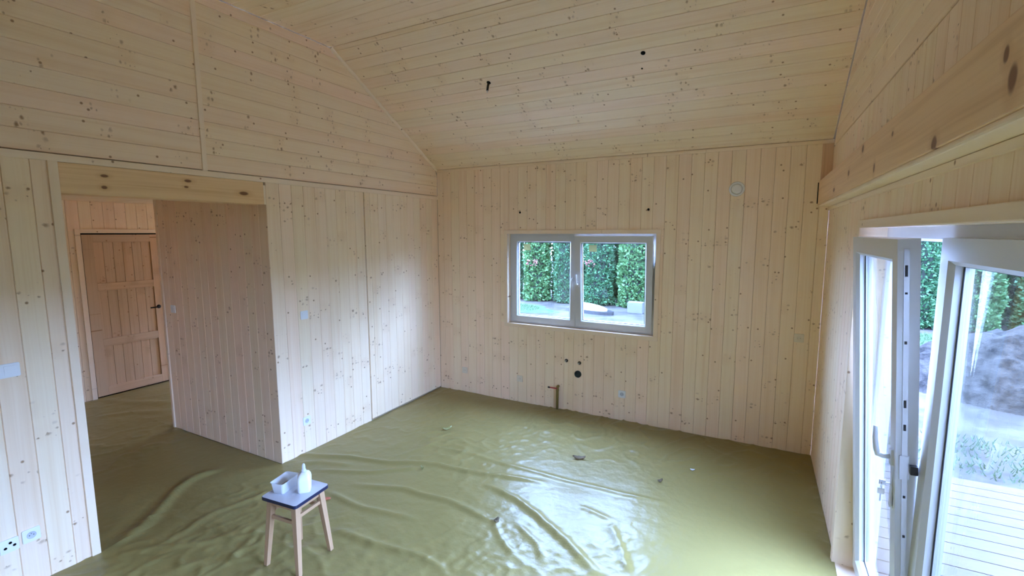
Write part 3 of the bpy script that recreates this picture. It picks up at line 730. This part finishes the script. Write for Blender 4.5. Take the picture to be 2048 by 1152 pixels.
# gas pipe with red lever
t = empty('gas_pipe', (-2.037, YB - .03, .0)); tag(t, 'short olive brown gas pipe with a red valve lever rising from the floor', 'pipe')
g_ = tube('pipe', [(-2.037, YB - .03, .012), (-2.037, YB - .03, .15), (-2.037, YB - .03, .27), (-2.037, YB - .024, .283), (-2.037, YB + .001, .286)], .0165, 'brass_pipe', t, 14)
lathe('valve_nut', [(.020, 0), (.020, .03)], 'brass_pipe', t, Matrix.Translation((-2.037, YB - .03, .235)), 6, smooth=False)
box('lever', (-2.125, YB - .056, .264), (-2.030, YB - .050, .278), 'red_paint', t, .002)
box('lever_tip', (-2.150, YB - .057, .262), (-2.122, YB - .049, .281), 'black_metal', t, .002)
# ceiling openings
def slope_pt(x, y, out=0): return Vector((x, y, ZE + (YB - y) * SL)) + Ns * out
def slope_mw(x, y):
    m = Matrix((Vector((1, 0, 0)), Ns.cross(Vector((1, 0, 0))), Ns)).transposed().to_4x4(); m.translation = slope_pt(x, y); return m
for (x, y, r, lab) in ((-2.359, 4.010, .020, 'dark cable hole with hanging black cable in the sloped ceiling'), (-.910, 3.987, .019, 'dark round cable hole in the sloped ceiling above the window'), (-.944, 4.116, .008, 'tiny dark hole just below the round cable hole in the slope')):
    t = empty('ceiling_hole'); t.matrix_basis = slope_mw(x, y); tag(t, lab, 'hole', 'ceiling cable holes')
    lathe('bore', [(r, .0006), (r * .98, .0022), (r * .5, .0022)], 'hole_black', t, slope_mw(x, y), 20)
    if r > .0195:
        p0 = slope_pt(x, y, .001)
        tube('cable', [p0, p0 + Vector((-.002, -.01, -.03)), p0 + Vector((-.006, -.016, -.075))], .011, 'black_metal', t)
        tube('wire_end', [p0 + Vector((-.002, -.018, -.072)), p0 + Vector((-.004, -.024, -.095))], .005, 'white_plastic', t)

# ------------------------------------------------------------------ plastic film on the floor
def cam_floor(u, v):
    d = fwd + r2 * ((u - 1024) / 937.84) - u2 * ((v - 576) / 937.84)
    t_ = -CAMH / d.z
    return (d.x * t_, d.y * t_)
FOLDS = [  # (height, width, points on the film)
    (.030, .034, [(235, 1092), (275, 1061), (314, 1026), (353, 982), (392, 955), (439, 939)]),
    (.012, .030, [(330, 1085), (420, 1030), (500, 1000), (540, 985)]),
    (.010, .028, [(440, 1140), (500, 1085), (520, 1060), (560, 1040)]),
    (.020, .030, [(580, 912), (694, 914), (778, 925), (882, 930), (951, 944), (1021, 954), (1090, 965)]),
    (.014, .028, [(632, 942), (743, 944), (840, 937)]),
    (.012, .026, [(860, 892), (960, 914), (1083, 947), (1165, 968), (1244, 990), (1325, 1006)]),
    (.018, .030, [(707, 968), (815, 979), (901, 1006), (944, 1025), (987, 1046)]),
    (.014, .028, [(654, 984), (734, 1016), (831, 1041)]),
    (.022, .030, [(976, 971), (1030, 995), (1083, 1030), (1116, 1065), (1148, 1097), (1191, 1148)]),
    (.012, .024, [(1218, 1049), (1239, 1102), (1255, 1150)]),
    (.018, .028, [(670, 1059), (740, 1086), (847, 1113), (890, 1140)]),
    (.010, .024, [(1155, 1012), (1215, 1040)]),
    (.012, .03, [(600, 930), (640, 925), (700, 930)]),
    (.010, .03, [(250, 1110), (330, 1095), (420, 1085), (500, 1060)]),
    (.012, .024, [(1040, 1052), (1075, 1085), (1090, 1120)]),
    (.010, .022, [(985, 1040), (1000, 1075), (1030, 1110)]),
    (.012, .05, [(190, 835), (260, 826), (345, 822)]),
    (.010, .05, [(200, 800), (270, 806), (342, 806)]),
]
STOOL_FEET = [(-2.548 + (sx * .136) * math.cos(.0925) - (sy * .132) * math.sin(.0925), 1.858 + (sx * .136) * math.sin(.0925) + (sy * .132) * math.cos(.0925)) for sx in (-1, 1) for sy in (-1, 1)]
def make_sheet():
    st = .0165
    def vnoise(x, y, s, seed):
        r = np.random.RandomState(seed); T = r.rand(64, 64)
        X, Y = x * s, y * s; xi, yi = np.floor(X).astype(int), np.floor(Y).astype(int); fx, fy = X - xi, Y - yi
        fx, fy = fx * fx * (3 - 2 * fx), fy * fy * (3 - 2 * fy)
        g = lambda i, j: T[i % 64, j % 64]
        return (g(xi, yi) * (1 - fx) + g(xi + 1, yi) * fx) * (1 - fy) + (g(xi, yi + 1) * (1 - fx) + g(xi + 1, yi + 1) * fx) * fy
    verts, faces = [], []
    def patch(x0, x1, y0, y1, st):
        nx, ny = max(2, int((x1 - x0) / st)), max(2, int((y1 - y0) / st))
        X, Y = np.meshgrid(np.linspace(x0, x1, nx), np.linspace(y0, y1, ny), indexing='ij')
        wx = X + .05 * (vnoise(X, Y, 3, 1) - .5); wy = Y + .05 * (vnoise(X, Y, 3, 2) - .5)
        Z = .006 * vnoise(X, Y, 2.2, 3) + (.004 if st < .02 else .0) * vnoise(X, Y, 6, 4)
        # fine creases
        rid = 1 - np.abs(2 * vnoise(wx * .6 + wy * .9, wy * .6 - wx * 1.1, 5.5, 5) - 1)
        zone = np.clip(vnoise(X, Y, 1.1, 6) * 1.7 - .35, 0, 1)
        Z += .013 * zone * rid ** 7
        rid2 = 1 - np.abs(2 * vnoise(wx * 1.4 - wy * .5, wy * 1.2 + wx * .4, 9, 8) - 1)
        Z += .0075 * np.clip(vnoise(X, Y, 1.4, 9) * 2 - .6, 0, 1) * rid2 ** 6
        for h, w, pp in FOLDS:
            P = [cam_floor(*p) for p in pp]; best = np.full(X.shape, 9.); tt = np.zeros(X.shape)
            for k in range(len(P) - 1):
                (ax, ay), (bx, by) = P[k], P[k + 1]
                dx, dy = bx - ax, by - ay; q = np.clip(((wx - ax) * dx + (wy - ay) * dy) / (dx * dx + dy * dy), 0, 1)
                dd = np.hypot(wx - ax - q * dx, wy - ay - q * dy)
                m = dd < best; best = np.where(m, dd, best); tt = np.where(m, (k + q) / (len(P) - 1), tt)
            fade = np.clip(np.minimum(tt, 1 - tt) * 6 + .25, 0, 1)
            Z += h * fade * np.exp(-(best / w) ** 2) - h * .12 * fade * np.exp(-(best / (w * 3)) ** 2)
        for fx_, fy_ in STOOL_FEET:           # pressed flat under the stool legs
            Z *= 1 - .93 * np.exp(-(((X - fx_) ** 2 + (Y - fy_) ** 2) / .07 ** 2) ** 2)
        b = len(verts)
        for x, y, z in zip(X.ravel(), Y.ravel(), np.clip(Z, 0, .05).ravel()): verts.append((x, y, z))
        for i in range(nx - 1):
            for j in range(ny - 1):
                p = b + i * ny + j; faces.append((p, p + ny, p + ny + 1, p + 1))
    patch(XL + .001, XR - .002, .75, YB - .001, st)
    patch(XL + .001, XR - .002, YR + .01, .75, .12)
    def flush(nm):
        me = bpy.data.meshes.new(nm); me.from_pydata(list(verts), [], list(faces))
        for p in me.polygons: p.use_smooth = True
        me.materials.append(MATS['olive_film'])
        o = bpy.data.objects.new(nm, me); COL.objects.link(o); verts.clear(); faces.clear(); return o
    o1 = flush('plastic_sheet')
    patch(XL - .118, XL + .001, OY0 + .002, OY1 - .001, .025)
    patch(HX + .002, XL - .118, 1.105, OY1 - .001, .025)
    patch(HX + .002, PX - .002, OY1 - .001, 5.75, .04)
    return o1, flush('plastic_sheet')
sh1, sh2 = make_sheet()
tag(sh1, 'wrinkled olive plastic film covering the floor of the big room', 'plastic sheet', 'floor films')
tag(sh2, 'dim olive plastic film on the passage floor before the wooden door', 'plastic sheet', 'floor films')

# ------------------------------------------------------------------ stool and the things on it
SX, SY, SA, SH = -2.548, 1.858, math.radians(5.3), .462
st = empty('wooden_stool', (SX, SY, 0.004), SA); tag(st, 'small wooden stool with a pale laminate seat and dark edge', 'stool')
SM = st.matrix_basis.copy()
prism('seat', rrect(.292, .282, .022, 6), SH - .022, SH - .001, 'dark_edge', st, mw=SM, bevel=.003)
prism('seat_laminate', rrect(.286, .276, .020, 6), SH - .0012, SH, 'laminate', st, mw=SM)
def legpos(sx, sy, z): 
    k = 1 - z / SH
    return sx * (.098 + .038 * k), sy * (.094 + .038 * k)
def bar(name, p, q, s0, s1, mat, parent, xdir):
    """square bar p->q with half sizes s0,s1"""
    p, q = Vector(p), Vector(q); z = (q - p).normalized(); x = Vector(xdir); x = (x - z * x.dot(z)).normalized(); y = z.cross(x)
    L_ = (q - p).length
    v = [(a * s[0], b * s[1], zz) for zz, s in ((0, s0), (L_, s1)) for a, b in ((-1, -1), (1, -1), (1, 1), (-1, 1))]
    m = Matrix((x, y, z)).transposed().to_4x4(); m.translation = p
    return mesh_obj(name, v, [(0, 1, 2, 3), (4, 5, 6, 7), (0, 1, 5, 4), (1, 2, 6, 5), (2, 3, 7, 6), (3, 0, 4, 7)], mat, parent, SM @ m, bevel=.002)
for sx in (-1, 1):
    for sy in (-1, 1):
        a = legpos(sx, sy, 0); b = legpos(sx, sy, SH - .022)
        bar('leg', (*a, 0), (*b, SH - .021), (.0135, .0135), (.0195, .0195), 'stool_wood', st, (1, 0, 0))
for s in (-1, 1):
    for z, up in ((.335, 0), ):
        a, b = legpos(-1, s, z), legpos(1, s, z)
        bar('stretcher', (a[0], a[1], z - .01), (b[0], b[1], z - .01), (.008, .011), (.008, .011), 'stool_wood', st, (0, 1, 0))
        a, b = legpos(s, -1, z + .03), legpos(s, 1, z + .03)
        bar('stretcher', (a[0], a[1], z + .022), (b[0], b[1], z + .022), (.008, .011), (.008, .011), 'stool_wood', st, (1, 0, 0))
    a, b = legpos(-1, s, SH - .04), legpos(1, s, SH - .04)
    bar('apron', (a[0], a[1], SH - .043), (b[0], b[1], SH - .043), (.008, .021), (.008, .021), 'stool_wood', st, (0, 1, 0))
    a, b = legpos(s, -1, SH - .04), legpos(s, 1, SH - .04)
    bar('apron', (a[0], a[1], SH - .043), (b[0], b[1], SH - .043), (.008, .021), (.008, .021), 'stool_wood', st, (1, 0, 0))
SZ = SH + .0045
# tub
TM = SM @ Matrix.Translation((-.079, -.010, SH + .0006)) @ Matrix.Rotation(math.radians(8), 4, 'Z')
tb = empty('plastic_tub'); tb.matrix_basis = TM; tag(tb, 'open translucent white plastic tub on the stool', 'tub')
def tubmesh():
    lv = [(0, .078, .130), (.066, .092, .148), (.071, .099, .155), (.0715, .099, .155), (.068, .0895, .1455), (.003, .0755, .1275)]
    n = len(rrect(1, 1, .1)); v, f = [], []
    for z, w, l in lv: v += [(x, y, z) for x, y in rrect(w, l, .014)]
    for k in range(len(lv) - 1):
        for i in range(n): j = (i + 1) % n; f.append((k * n + i, k * n + j, (k + 1) * n + j, (k + 1) * n + i))
    f.append(tuple(range(n))); f.append(tuple((len(lv) - 1) * n + i for i in range(n)))
    return mesh_obj('tub_body', v, f, 'tub_plastic', tb, TM, recalc=True)
tubmesh()
prism('paste', rrect(.074, .124, .012), .0035, .016, 'filler_paste', tb, mw=TM)
# bottle: squarish white squeeze bottle with clear nozzle
BM = SM @ Matrix.Translation((.055, .022, SH + .0006)) @ Matrix.Rotation(math.radians(40), 4, 'Z') @ Matrix.Diagonal((1.22, 1.22, 1.28, 1))
bt = empty('glue_bottle'); bt.matrix_basis = BM; tag(bt, 'white plastic bottle with a clear nozzle on the stool', 'bottle')
lv = [(0, .052, .062, .010), (.004, .060, .070, .012), (.03, .064, .076, .014), (.062, .066, .080, .015), (.078, .062, .074, .016), (.090, .050, .058, .014), (.098, .030, .034, .010), (.100, .024, .024, .009)]
n_ = len(rrect(1, 1, .1)); v, f = [], []
for z, w, l, r in lv: v += [(x, y, z) for x, y in rrect(w, l, r)]
for k in range(len(lv) - 1):
    for i in range(n_): j = (i + 1) % n_; f.append((k * n_ + i, k * n_ + j, (k + 1) * n_ + j, (k + 1) * n_ + i))
f.append(tuple(range(n_))); f.append(tuple((len(lv) - 1) * n_ + i for i in range(n_)))
mesh_obj('bottle_body', v, f, 'white_plastic', bt, BM, smooth=True)
lathe('nozzle', [(.012, .099), (.012, .108), (.0085, .112), (.0075, .132), (.004, .140)], 'tub_plastic', bt, BM, 16)

# ------------------------------------------------------------------ scraps lying on the film
def scrap(u, v, sx, sy, rot, mat, label, curl=.012, seed=0, cat='scrap'):
    x, y = cam_floor(u, v); r = random.Random(seed); n = 7; V, F = [], []
    for i in range(n):
        t_ = i / (n - 1) - .5; w = (1 - (2 * t_) ** 2) * .8 + .2
        for s in (-1, 1):
            V.append((t_ * sx, s * sy * .5 * w + r.uniform(-.1, .1) * sy, curl * (abs(2 * t_) ** 2 + .5 * (s > 0)) + r.uniform(0, .3) * curl))
    V += [(a, b, c + .003) for a, b, c in V]; m = 2 * n
    for i in range(n - 1):
        k = 2 * i; F += [(k, k + 1, k + 3, k + 2), (m + k, m + k + 2, m + k + 3, m + k + 1), (k, k + 2, m + k + 2, m + k), (k + 1, m + k + 1, m + k + 3, k + 3)]
    F += [(0, m, m + 1, 1), (m - 2, m - 1, 2 * m - 1, 2 * m - 2)]
    o = mesh_obj('floor_scrap', V, F, mat, None, Matrix.Translation((x, y, .008)) @ Matrix.Rotation(rot, 4, 'Z'), smooth=True)
    return tag(o, label, cat, 'scraps on the floor film')
scrap(894, 860, .11, .035, 1.0, 'scrap_olive', 'olive curl of film standing up on the floor near the far left corner', .022, 1)
scrap(1158, 919, .12, .05, .3, 'scrap_brown', 'brown scrap on the film in the middle of the bright floor patch', .018, 2)
scrap(1320, 965, .05, .025, .8, 'scrap_brown', 'small brown scrap on the film below the right half of the window', .014, 3)
scrap(1385, 942, .04, .02, .2, 'scrap_white', 'tiny white paper bit on the film toward the back right', .006, 4)
scrap(845, 940, .03, .03, .4, 'scrap_olive', 'small dark pinch of film right of the long fold beside the corner', .02, 5)
scrap(993, 1045, .05, .035, 1.3, 'scrap_brown', 'dark crumb at the tip of a fold near the front centre', .014, 6)
scrap(649, 1000, .10, .045, .5, 'scrap_red', 'reddish flat scrap on the film behind the stool', .004, 7)

# ------------------------------------------------------------------ outside
gr = mesh_obj('ground', [(-40, -30, -.32), (40, -30, -.32), (40, 45, -.32), (-40, 45, -.32), (-40, -30, -1), (40, -30, -1), (40, 45, -1), (-40, 45, -1)],
              [(0, 1, 2, 3), (4, 7, 6, 5), (0, 4, 5, 1), (1, 5, 6, 2), (2, 6, 7, 3), (3, 7, 4, 0)], 'bare_ground'); tag(gr, 'bare sandy ground around the house', 'ground', kind='structure')
def blobpatch(name, cx, cy, rx, ry, z, mat, label, cat, seed):
    r = random.Random(seed); n = 40; ph = [r.uniform(0, 6.28) for _ in range(4)]
    pts = []
    for i in range(n):
        t_ = 2 * math.pi * i / n; k = 1 + .10 * math.sin(3 * t_ + ph[0]) + .07 * math.sin(5 * t_ + ph[1]) + .05 * math.sin(8 * t_ + ph[2])
        pts.append((cx + rx * k * math.cos(t_), cy + ry * k * math.sin(t_)))
    return tag(prism(name, pts, z - .1, z, mat), label, cat, kind='structure')
blobpatch('lawn_far', -8.6, 13.3, 2.9, 1.2, -.314, 'lawn', 'green lawn strip before the hedge behind the window', 'lawn', 3)
blobpatch('lawn_right', 5.0, 13.4, 5.0, 1.0, -.314, 'lawn', 'green lawn strip before the hedge behind the terrace door', 'lawn', 4)
# grass blades on the lawns
def grass(name, areas, label):
    r = np.random.RandomState(5); V, F = [], []
    for (cx, cy, rx, ry, n) in areas:
        for _ in range(n):
            t_ = r.rand() * 6.283; q = math.sqrt(r.rand()); x, y = cx + rx * q * math.cos(t_), cy + ry * q * math.sin(t_)
            a = r.rand() * 6.283; w, h = .005 + .006 * r.rand(), .02 + .05 * r.rand(); lx, ly = r.uniform(-.05, .05, 2); b = len(V)
            V += [(x - w * math.cos(a), y - w * math.sin(a), -.30), (x + w * math.cos(a), y + w * math.sin(a), -.30), (x + lx, y + ly, -.29 + h)]
            F.append((b, b + 1, b + 2))
    return tag(mesh_obj(name, V, F, 'bright_leaf', recalc=False), label, 'grass', kind='stuff')
grass('grass', [(-8.6, 13.3, 2.5, 1.0, 4500)], 'short green grass on the lawn seen through the window')
grass('grass', [(5.0, 13.4, 4.5, .8, 5000)], 'short green grass on the lawn strip behind the soil heap')
grass('grass', [(3.2, 6.55, 2.2, .65, 1800)], 'thin grass growing beside the terrace deck')
hg = box('shade_hedge', (13.0, -9, -.32), (14.2, 17.5, 2.5), 'lawn'); tag(hg, 'unseen clipped hedge added on the terrace side to block low sky', 'hedge', kind='structure')  # added out of view to cut low sky light on the left wall
# unseen wall added on the near side of the terrace to block sky light
wg = box('shade_wall', (XR + .14, .72, -.32), (4.4, .95, 3.0), 'shade_wall_face'); tag(wg, 'unseen outer wall added beside the terrace to block part of the sky', 'wall', kind='structure')
# deck
dk = box('terrace_deck', (XR + .25, .97, -.30), (4.2, 5.27, -.085), 'backing'); tag(dk, 'grey wooden terrace deck outside the glass door', 'deck', kind='structure')
for i in range(34):
    y1 = 5.29 - i * .147
    if y1 < 1.15: break
    box('plank', (XR + .22, y1 - .140, -.085), (4.22, y1, -.055), 'deck_wood', dk, .003, 'x')
# soil heap
def heap():
    n = 70; V, F = [], []; r = np.random.RandomState(3); T = r.rand(40, 40)
    def nz(x, y, s):
        X, Y = x * s, y * s; i, j = int(math.floor(X)), int(math.floor(Y)); fx, fy = X - i, Y - j
        fx, fy = fx * fx * (3 - 2 * fx), fy * fy * (3 - 2 * fy)
        return (T[i % 40, j % 40] * (1 - fx) + T[(i + 1) % 40, j % 40] * fx) * (1 - fy) + (T[i % 40, (j + 1) % 40] * (1 - fx) + T[(i + 1) % 40, (j + 1) % 40] * fx) * fy
    for i in range(n):
        for j in range(n):
            x, y = -3.2 + 6.4 * i / (n - 1), -2.0 + 4.0 * j / (n - 1)
            q = math.hypot(x / 3.1, y / 1.9); h = max(0, 1 - q) ** .8 * 1.75
            h = h / (1 + .25 * h) + (min(1, max(0, 1 - q) * 4)) * (.24 * (nz(x + 9, y + 9, 1.6) - .5) + .16 * (nz(x + 5, y + 5, 4) - .5) + .10 * (nz(x, y, 9) - .5))
            V.append((x, y, h - .03))
    for i in range(n - 1):
        for j in range(n - 1): p = i * n + j; F.append((p, p + n, p + n + 1, p + 1))
    return mesh_obj('soil_heap', V, F, 'heap_soil', None, Matrix.Translation((4.9, 10.0, -.32)), smooth=True, recalc=False)
tag(heap(), 'big grey heap of dug earth behind the terrace deck', 'soil heap')
# odds and ends seen through the window
bo = empty('garden_board', (-4.45, 13.6, -.32)); tag(bo, 'long cream oval board lying on a dark base in the garden', 'board')
def ell(a, b, n=28): return [(a * math.cos(2 * math.pi * i / n), b * math.sin(2 * math.pi * i / n)) for i in range(n)]
BOM = Matrix.Translation((-4.5, 13.65, -.32)) @ Matrix.Rotation(-.25, 4, 'Z')
prism('dark_base', ell(.62, .26), .0, .10, 'black_metal', bo, mw=BOM @ Matrix.Translation((.2, -.02, 0)))
prism('board_top', ell(.66, .24), .0, .05, 'yellow_sticker', bo, mw=BOM @ Matrix.Translation((-.06, 0, .13)) @ Matrix.Rotation(.08, 4, 'Y') @ Matrix.Rotation(.25, 4, 'X'), bevel=.01)
cb = box('concrete_block', (-3.45, 14.0, -.32), (-3.0, 14.3, .02), 'grey_block', bevel=.02); tag(cb, 'grey concrete block by the hedge seen through the window', 'block')
# hedge plants
leafmat('thuja_leaf', (0.011, 0.044, 0.018), (0.060, 0.15, 0.062))
leafmat('bright_leaf2', (0.021, 0.070, 0.022), (0.10, 0.195, 0.070))
def bush_mesh(seed, h, rad, n, leaf):
    r = np.random.RandomState(seed); V, F = [], []
    seg, rows = 14, 9                      # dark inner body
    for k in range(rows):
        t_ = k / (rows - 1); rr = rad * .52 * (1 - t_ ** 6) ** .6 + .02
        for i in range(seg):
            a = 2 * math.pi * i / seg; w = 1 + .06 * r.randn()
            V.append((rr * w * math.cos(a), rr * w * math.sin(a), .05 + (h - .3) * t_))
    for k in range(rows - 1):
        for i in range(seg): j = (i + 1) % seg; F.append((k * seg + i, k * seg + j, (k + 1) * seg + j, (k + 1) * seg + i))
    for _ in range(n):
        t_ = r.rand() ** 1.1; a = r.rand() * 2 * math.pi
        lump = .86 + .08 * math.sin(3 * a + 5 * t_ * h + seed) + .06 * math.sin(7 * a - 9 * t_ * h)
        rr = (rad - leaf * .7) * ((1 - t_ ** 6) ** .55) * lump * (.70 + .30 * r.rand() ** .6)
        p = Vector((rr * math.cos(a), rr * math.sin(a), .03 + t_ * h))
        d = Vector((math.cos(a), math.sin(a), r.uniform(-.2, 1.1))).normalized() + Vector(r.randn(3)) * .5; d.normalize()
        s = d.cross(Vector(r.randn(3))).normalized(); l = leaf * (.5 + .5 * r.rand()); w = l * .34; b = len(V)
        V += [p - s * w * .6, p + d * l * .45 - s * w, p + d * l, p + d * l * .45 + s * w, p + s * w * .6]; F.append((b, b + 1, b + 2, b + 3, b + 4))
    return V, F
simple('bush_core', (0.006, 0.012, 0.006), 0.9)
VARS = []
for i, (h, rad, n, lf, mat) in enumerate(((3.9, .60, 9000, .10, 'thuja_leaf'), (3.5, .60, 7000, .12, 'bright_leaf2'), (4.2, .58, 9000, .09, 'thuja_leaf'), (3.4, .59, 6500, .13, 'bright_leaf2'))):
    V, F = bush_mesh(11 + i, h, rad, n, lf)
    me = bpy.data.meshes.new('foliage'); me.from_pydata([tuple(v) for v in V], [], F); me.materials.append(MATS[mat]); me.materials.append(MATS['bush_core'])
    for p_ in me.polygons[:14 * 8]: p_.material_index = 1
    VARS.append((me, h))
names_ = {0: 'dark green thuja', 1: 'light green leafy bush', 2: 'slim dark thuja', 3: 'broad light green bush'}
ORD = 'first second third fourth fifth sixth seventh eighth ninth tenth eleventh twelfth thirteenth fourteenth fifteenth sixteenth seventeenth eighteenth nineteenth twentieth'.split()
def plant(x, y, vi, label, group, blossoms=None):
    me, h = VARS[vi]
    b = empty('hedge_bush', (x, y, -.32), rng.uniform(0, 6.28))
    fo = bpy.data.objects.new('foliage', me); COL.objects.link(fo); fo.matrix_basis = b.matrix_basis.copy(); setpar(fo, b); fo['kind'] = 'stuff'
    tube('trunk', [(x, y, -.34), (x, y, 1.2)], .05, 'bark', b, 8)
    tag(b, label, 'bush', group)
    if blossoms:
        q = random.Random(int(x * 10)); V, F = [], []
        for _ in range(22):
            c = Vector((blossoms[0] + q.uniform(-.22, .22), -.50 + q.uniform(-.06, .03), blossoms[1] + q.uniform(-.10, .10))); s = q.uniform(.018, .04); m0 = len(V)
            V += [c + Vector(d) * s for d in ((1, 0, 0), (-1, 0, 0), (0, 1, 0), (0, -1, 0), (0, 0, 1), (0, 0, -1))]
            F += [tuple(m0 + i for i in t3) for t3 in ((0, 2, 4), (2, 1, 4), (1, 3, 4), (3, 0, 4), (2, 0, 5), (1, 2, 5), (3, 1, 5), (0, 3, 5))]
        bl = mesh_obj('blossoms', V, F, 'red_blossom', b, Matrix.Translation((x, y, -.32))); bl['kind'] = 'stuff'
order = [1, 0, 3, 2, 0, 1, 2, 3, 1, 0]
for k in range(8):                          # bushes seen through the window
    plant(-9.3 + k * 1.14, 15.3, order[k], '%s, %s from the far left in the hedge behind the window' % (names_[order[k]], ORD[k]), 'garden hedge',
          {2: (.0, 1.38), 4: (-.2, 1.42)}.get(k))
for k in range(6):                          # bushes seen through the terrace door
    plant(2.4 + k * 1.17, 15.3, order[k + 3], '%s, %s from the left in the hedge behind the terrace door' % (names_[order[k + 3]], ORD[k]), 'garden hedge')
for k in range(2):                          # the stretch of hedge hidden by the wall between window and door
    plant(-.15 + k * 1.2, 15.3, order[k + 1], '%s in the hidden middle of the hedge, %s from the window' % (names_[order[k + 1]], ORD[k]), 'garden hedge')
for k in range(15):
    vi = order[(k * 3 + 2) % 10]
    plant(-8.73 + k * 1.14, 16.55, vi, '%s in the rear hedge row, %s from its left end' % (names_[vi], ORD[k]), 'rear hedge row')

# tall conifers added behind the hedge to block sky light through the window
for k in range(6):
    x, y = 3.2 + k * 2.7, 19.0 + (k % 2) * .6
    b = empty('added_tree', (x, y, -.32), k * 1.1)
    fo = bpy.data.objects.new('foliage', VARS[2][0]); COL.objects.link(fo); fo.matrix_basis = b.matrix_basis @ Matrix.Diagonal((2.1, 2.1, 2.0 + .1 * (k % 3), 1)); setpar(fo, b); fo['kind'] = 'stuff'
    tube('trunk', [(x, y, -.34), (x, y, 3.0)], .12, 'bark', b, 8)
    tag(b, 'tall dark conifer added behind the hedge to block sky, %s from the left beyond the terrace' % ORD[k], 'tree', 'added conifers')
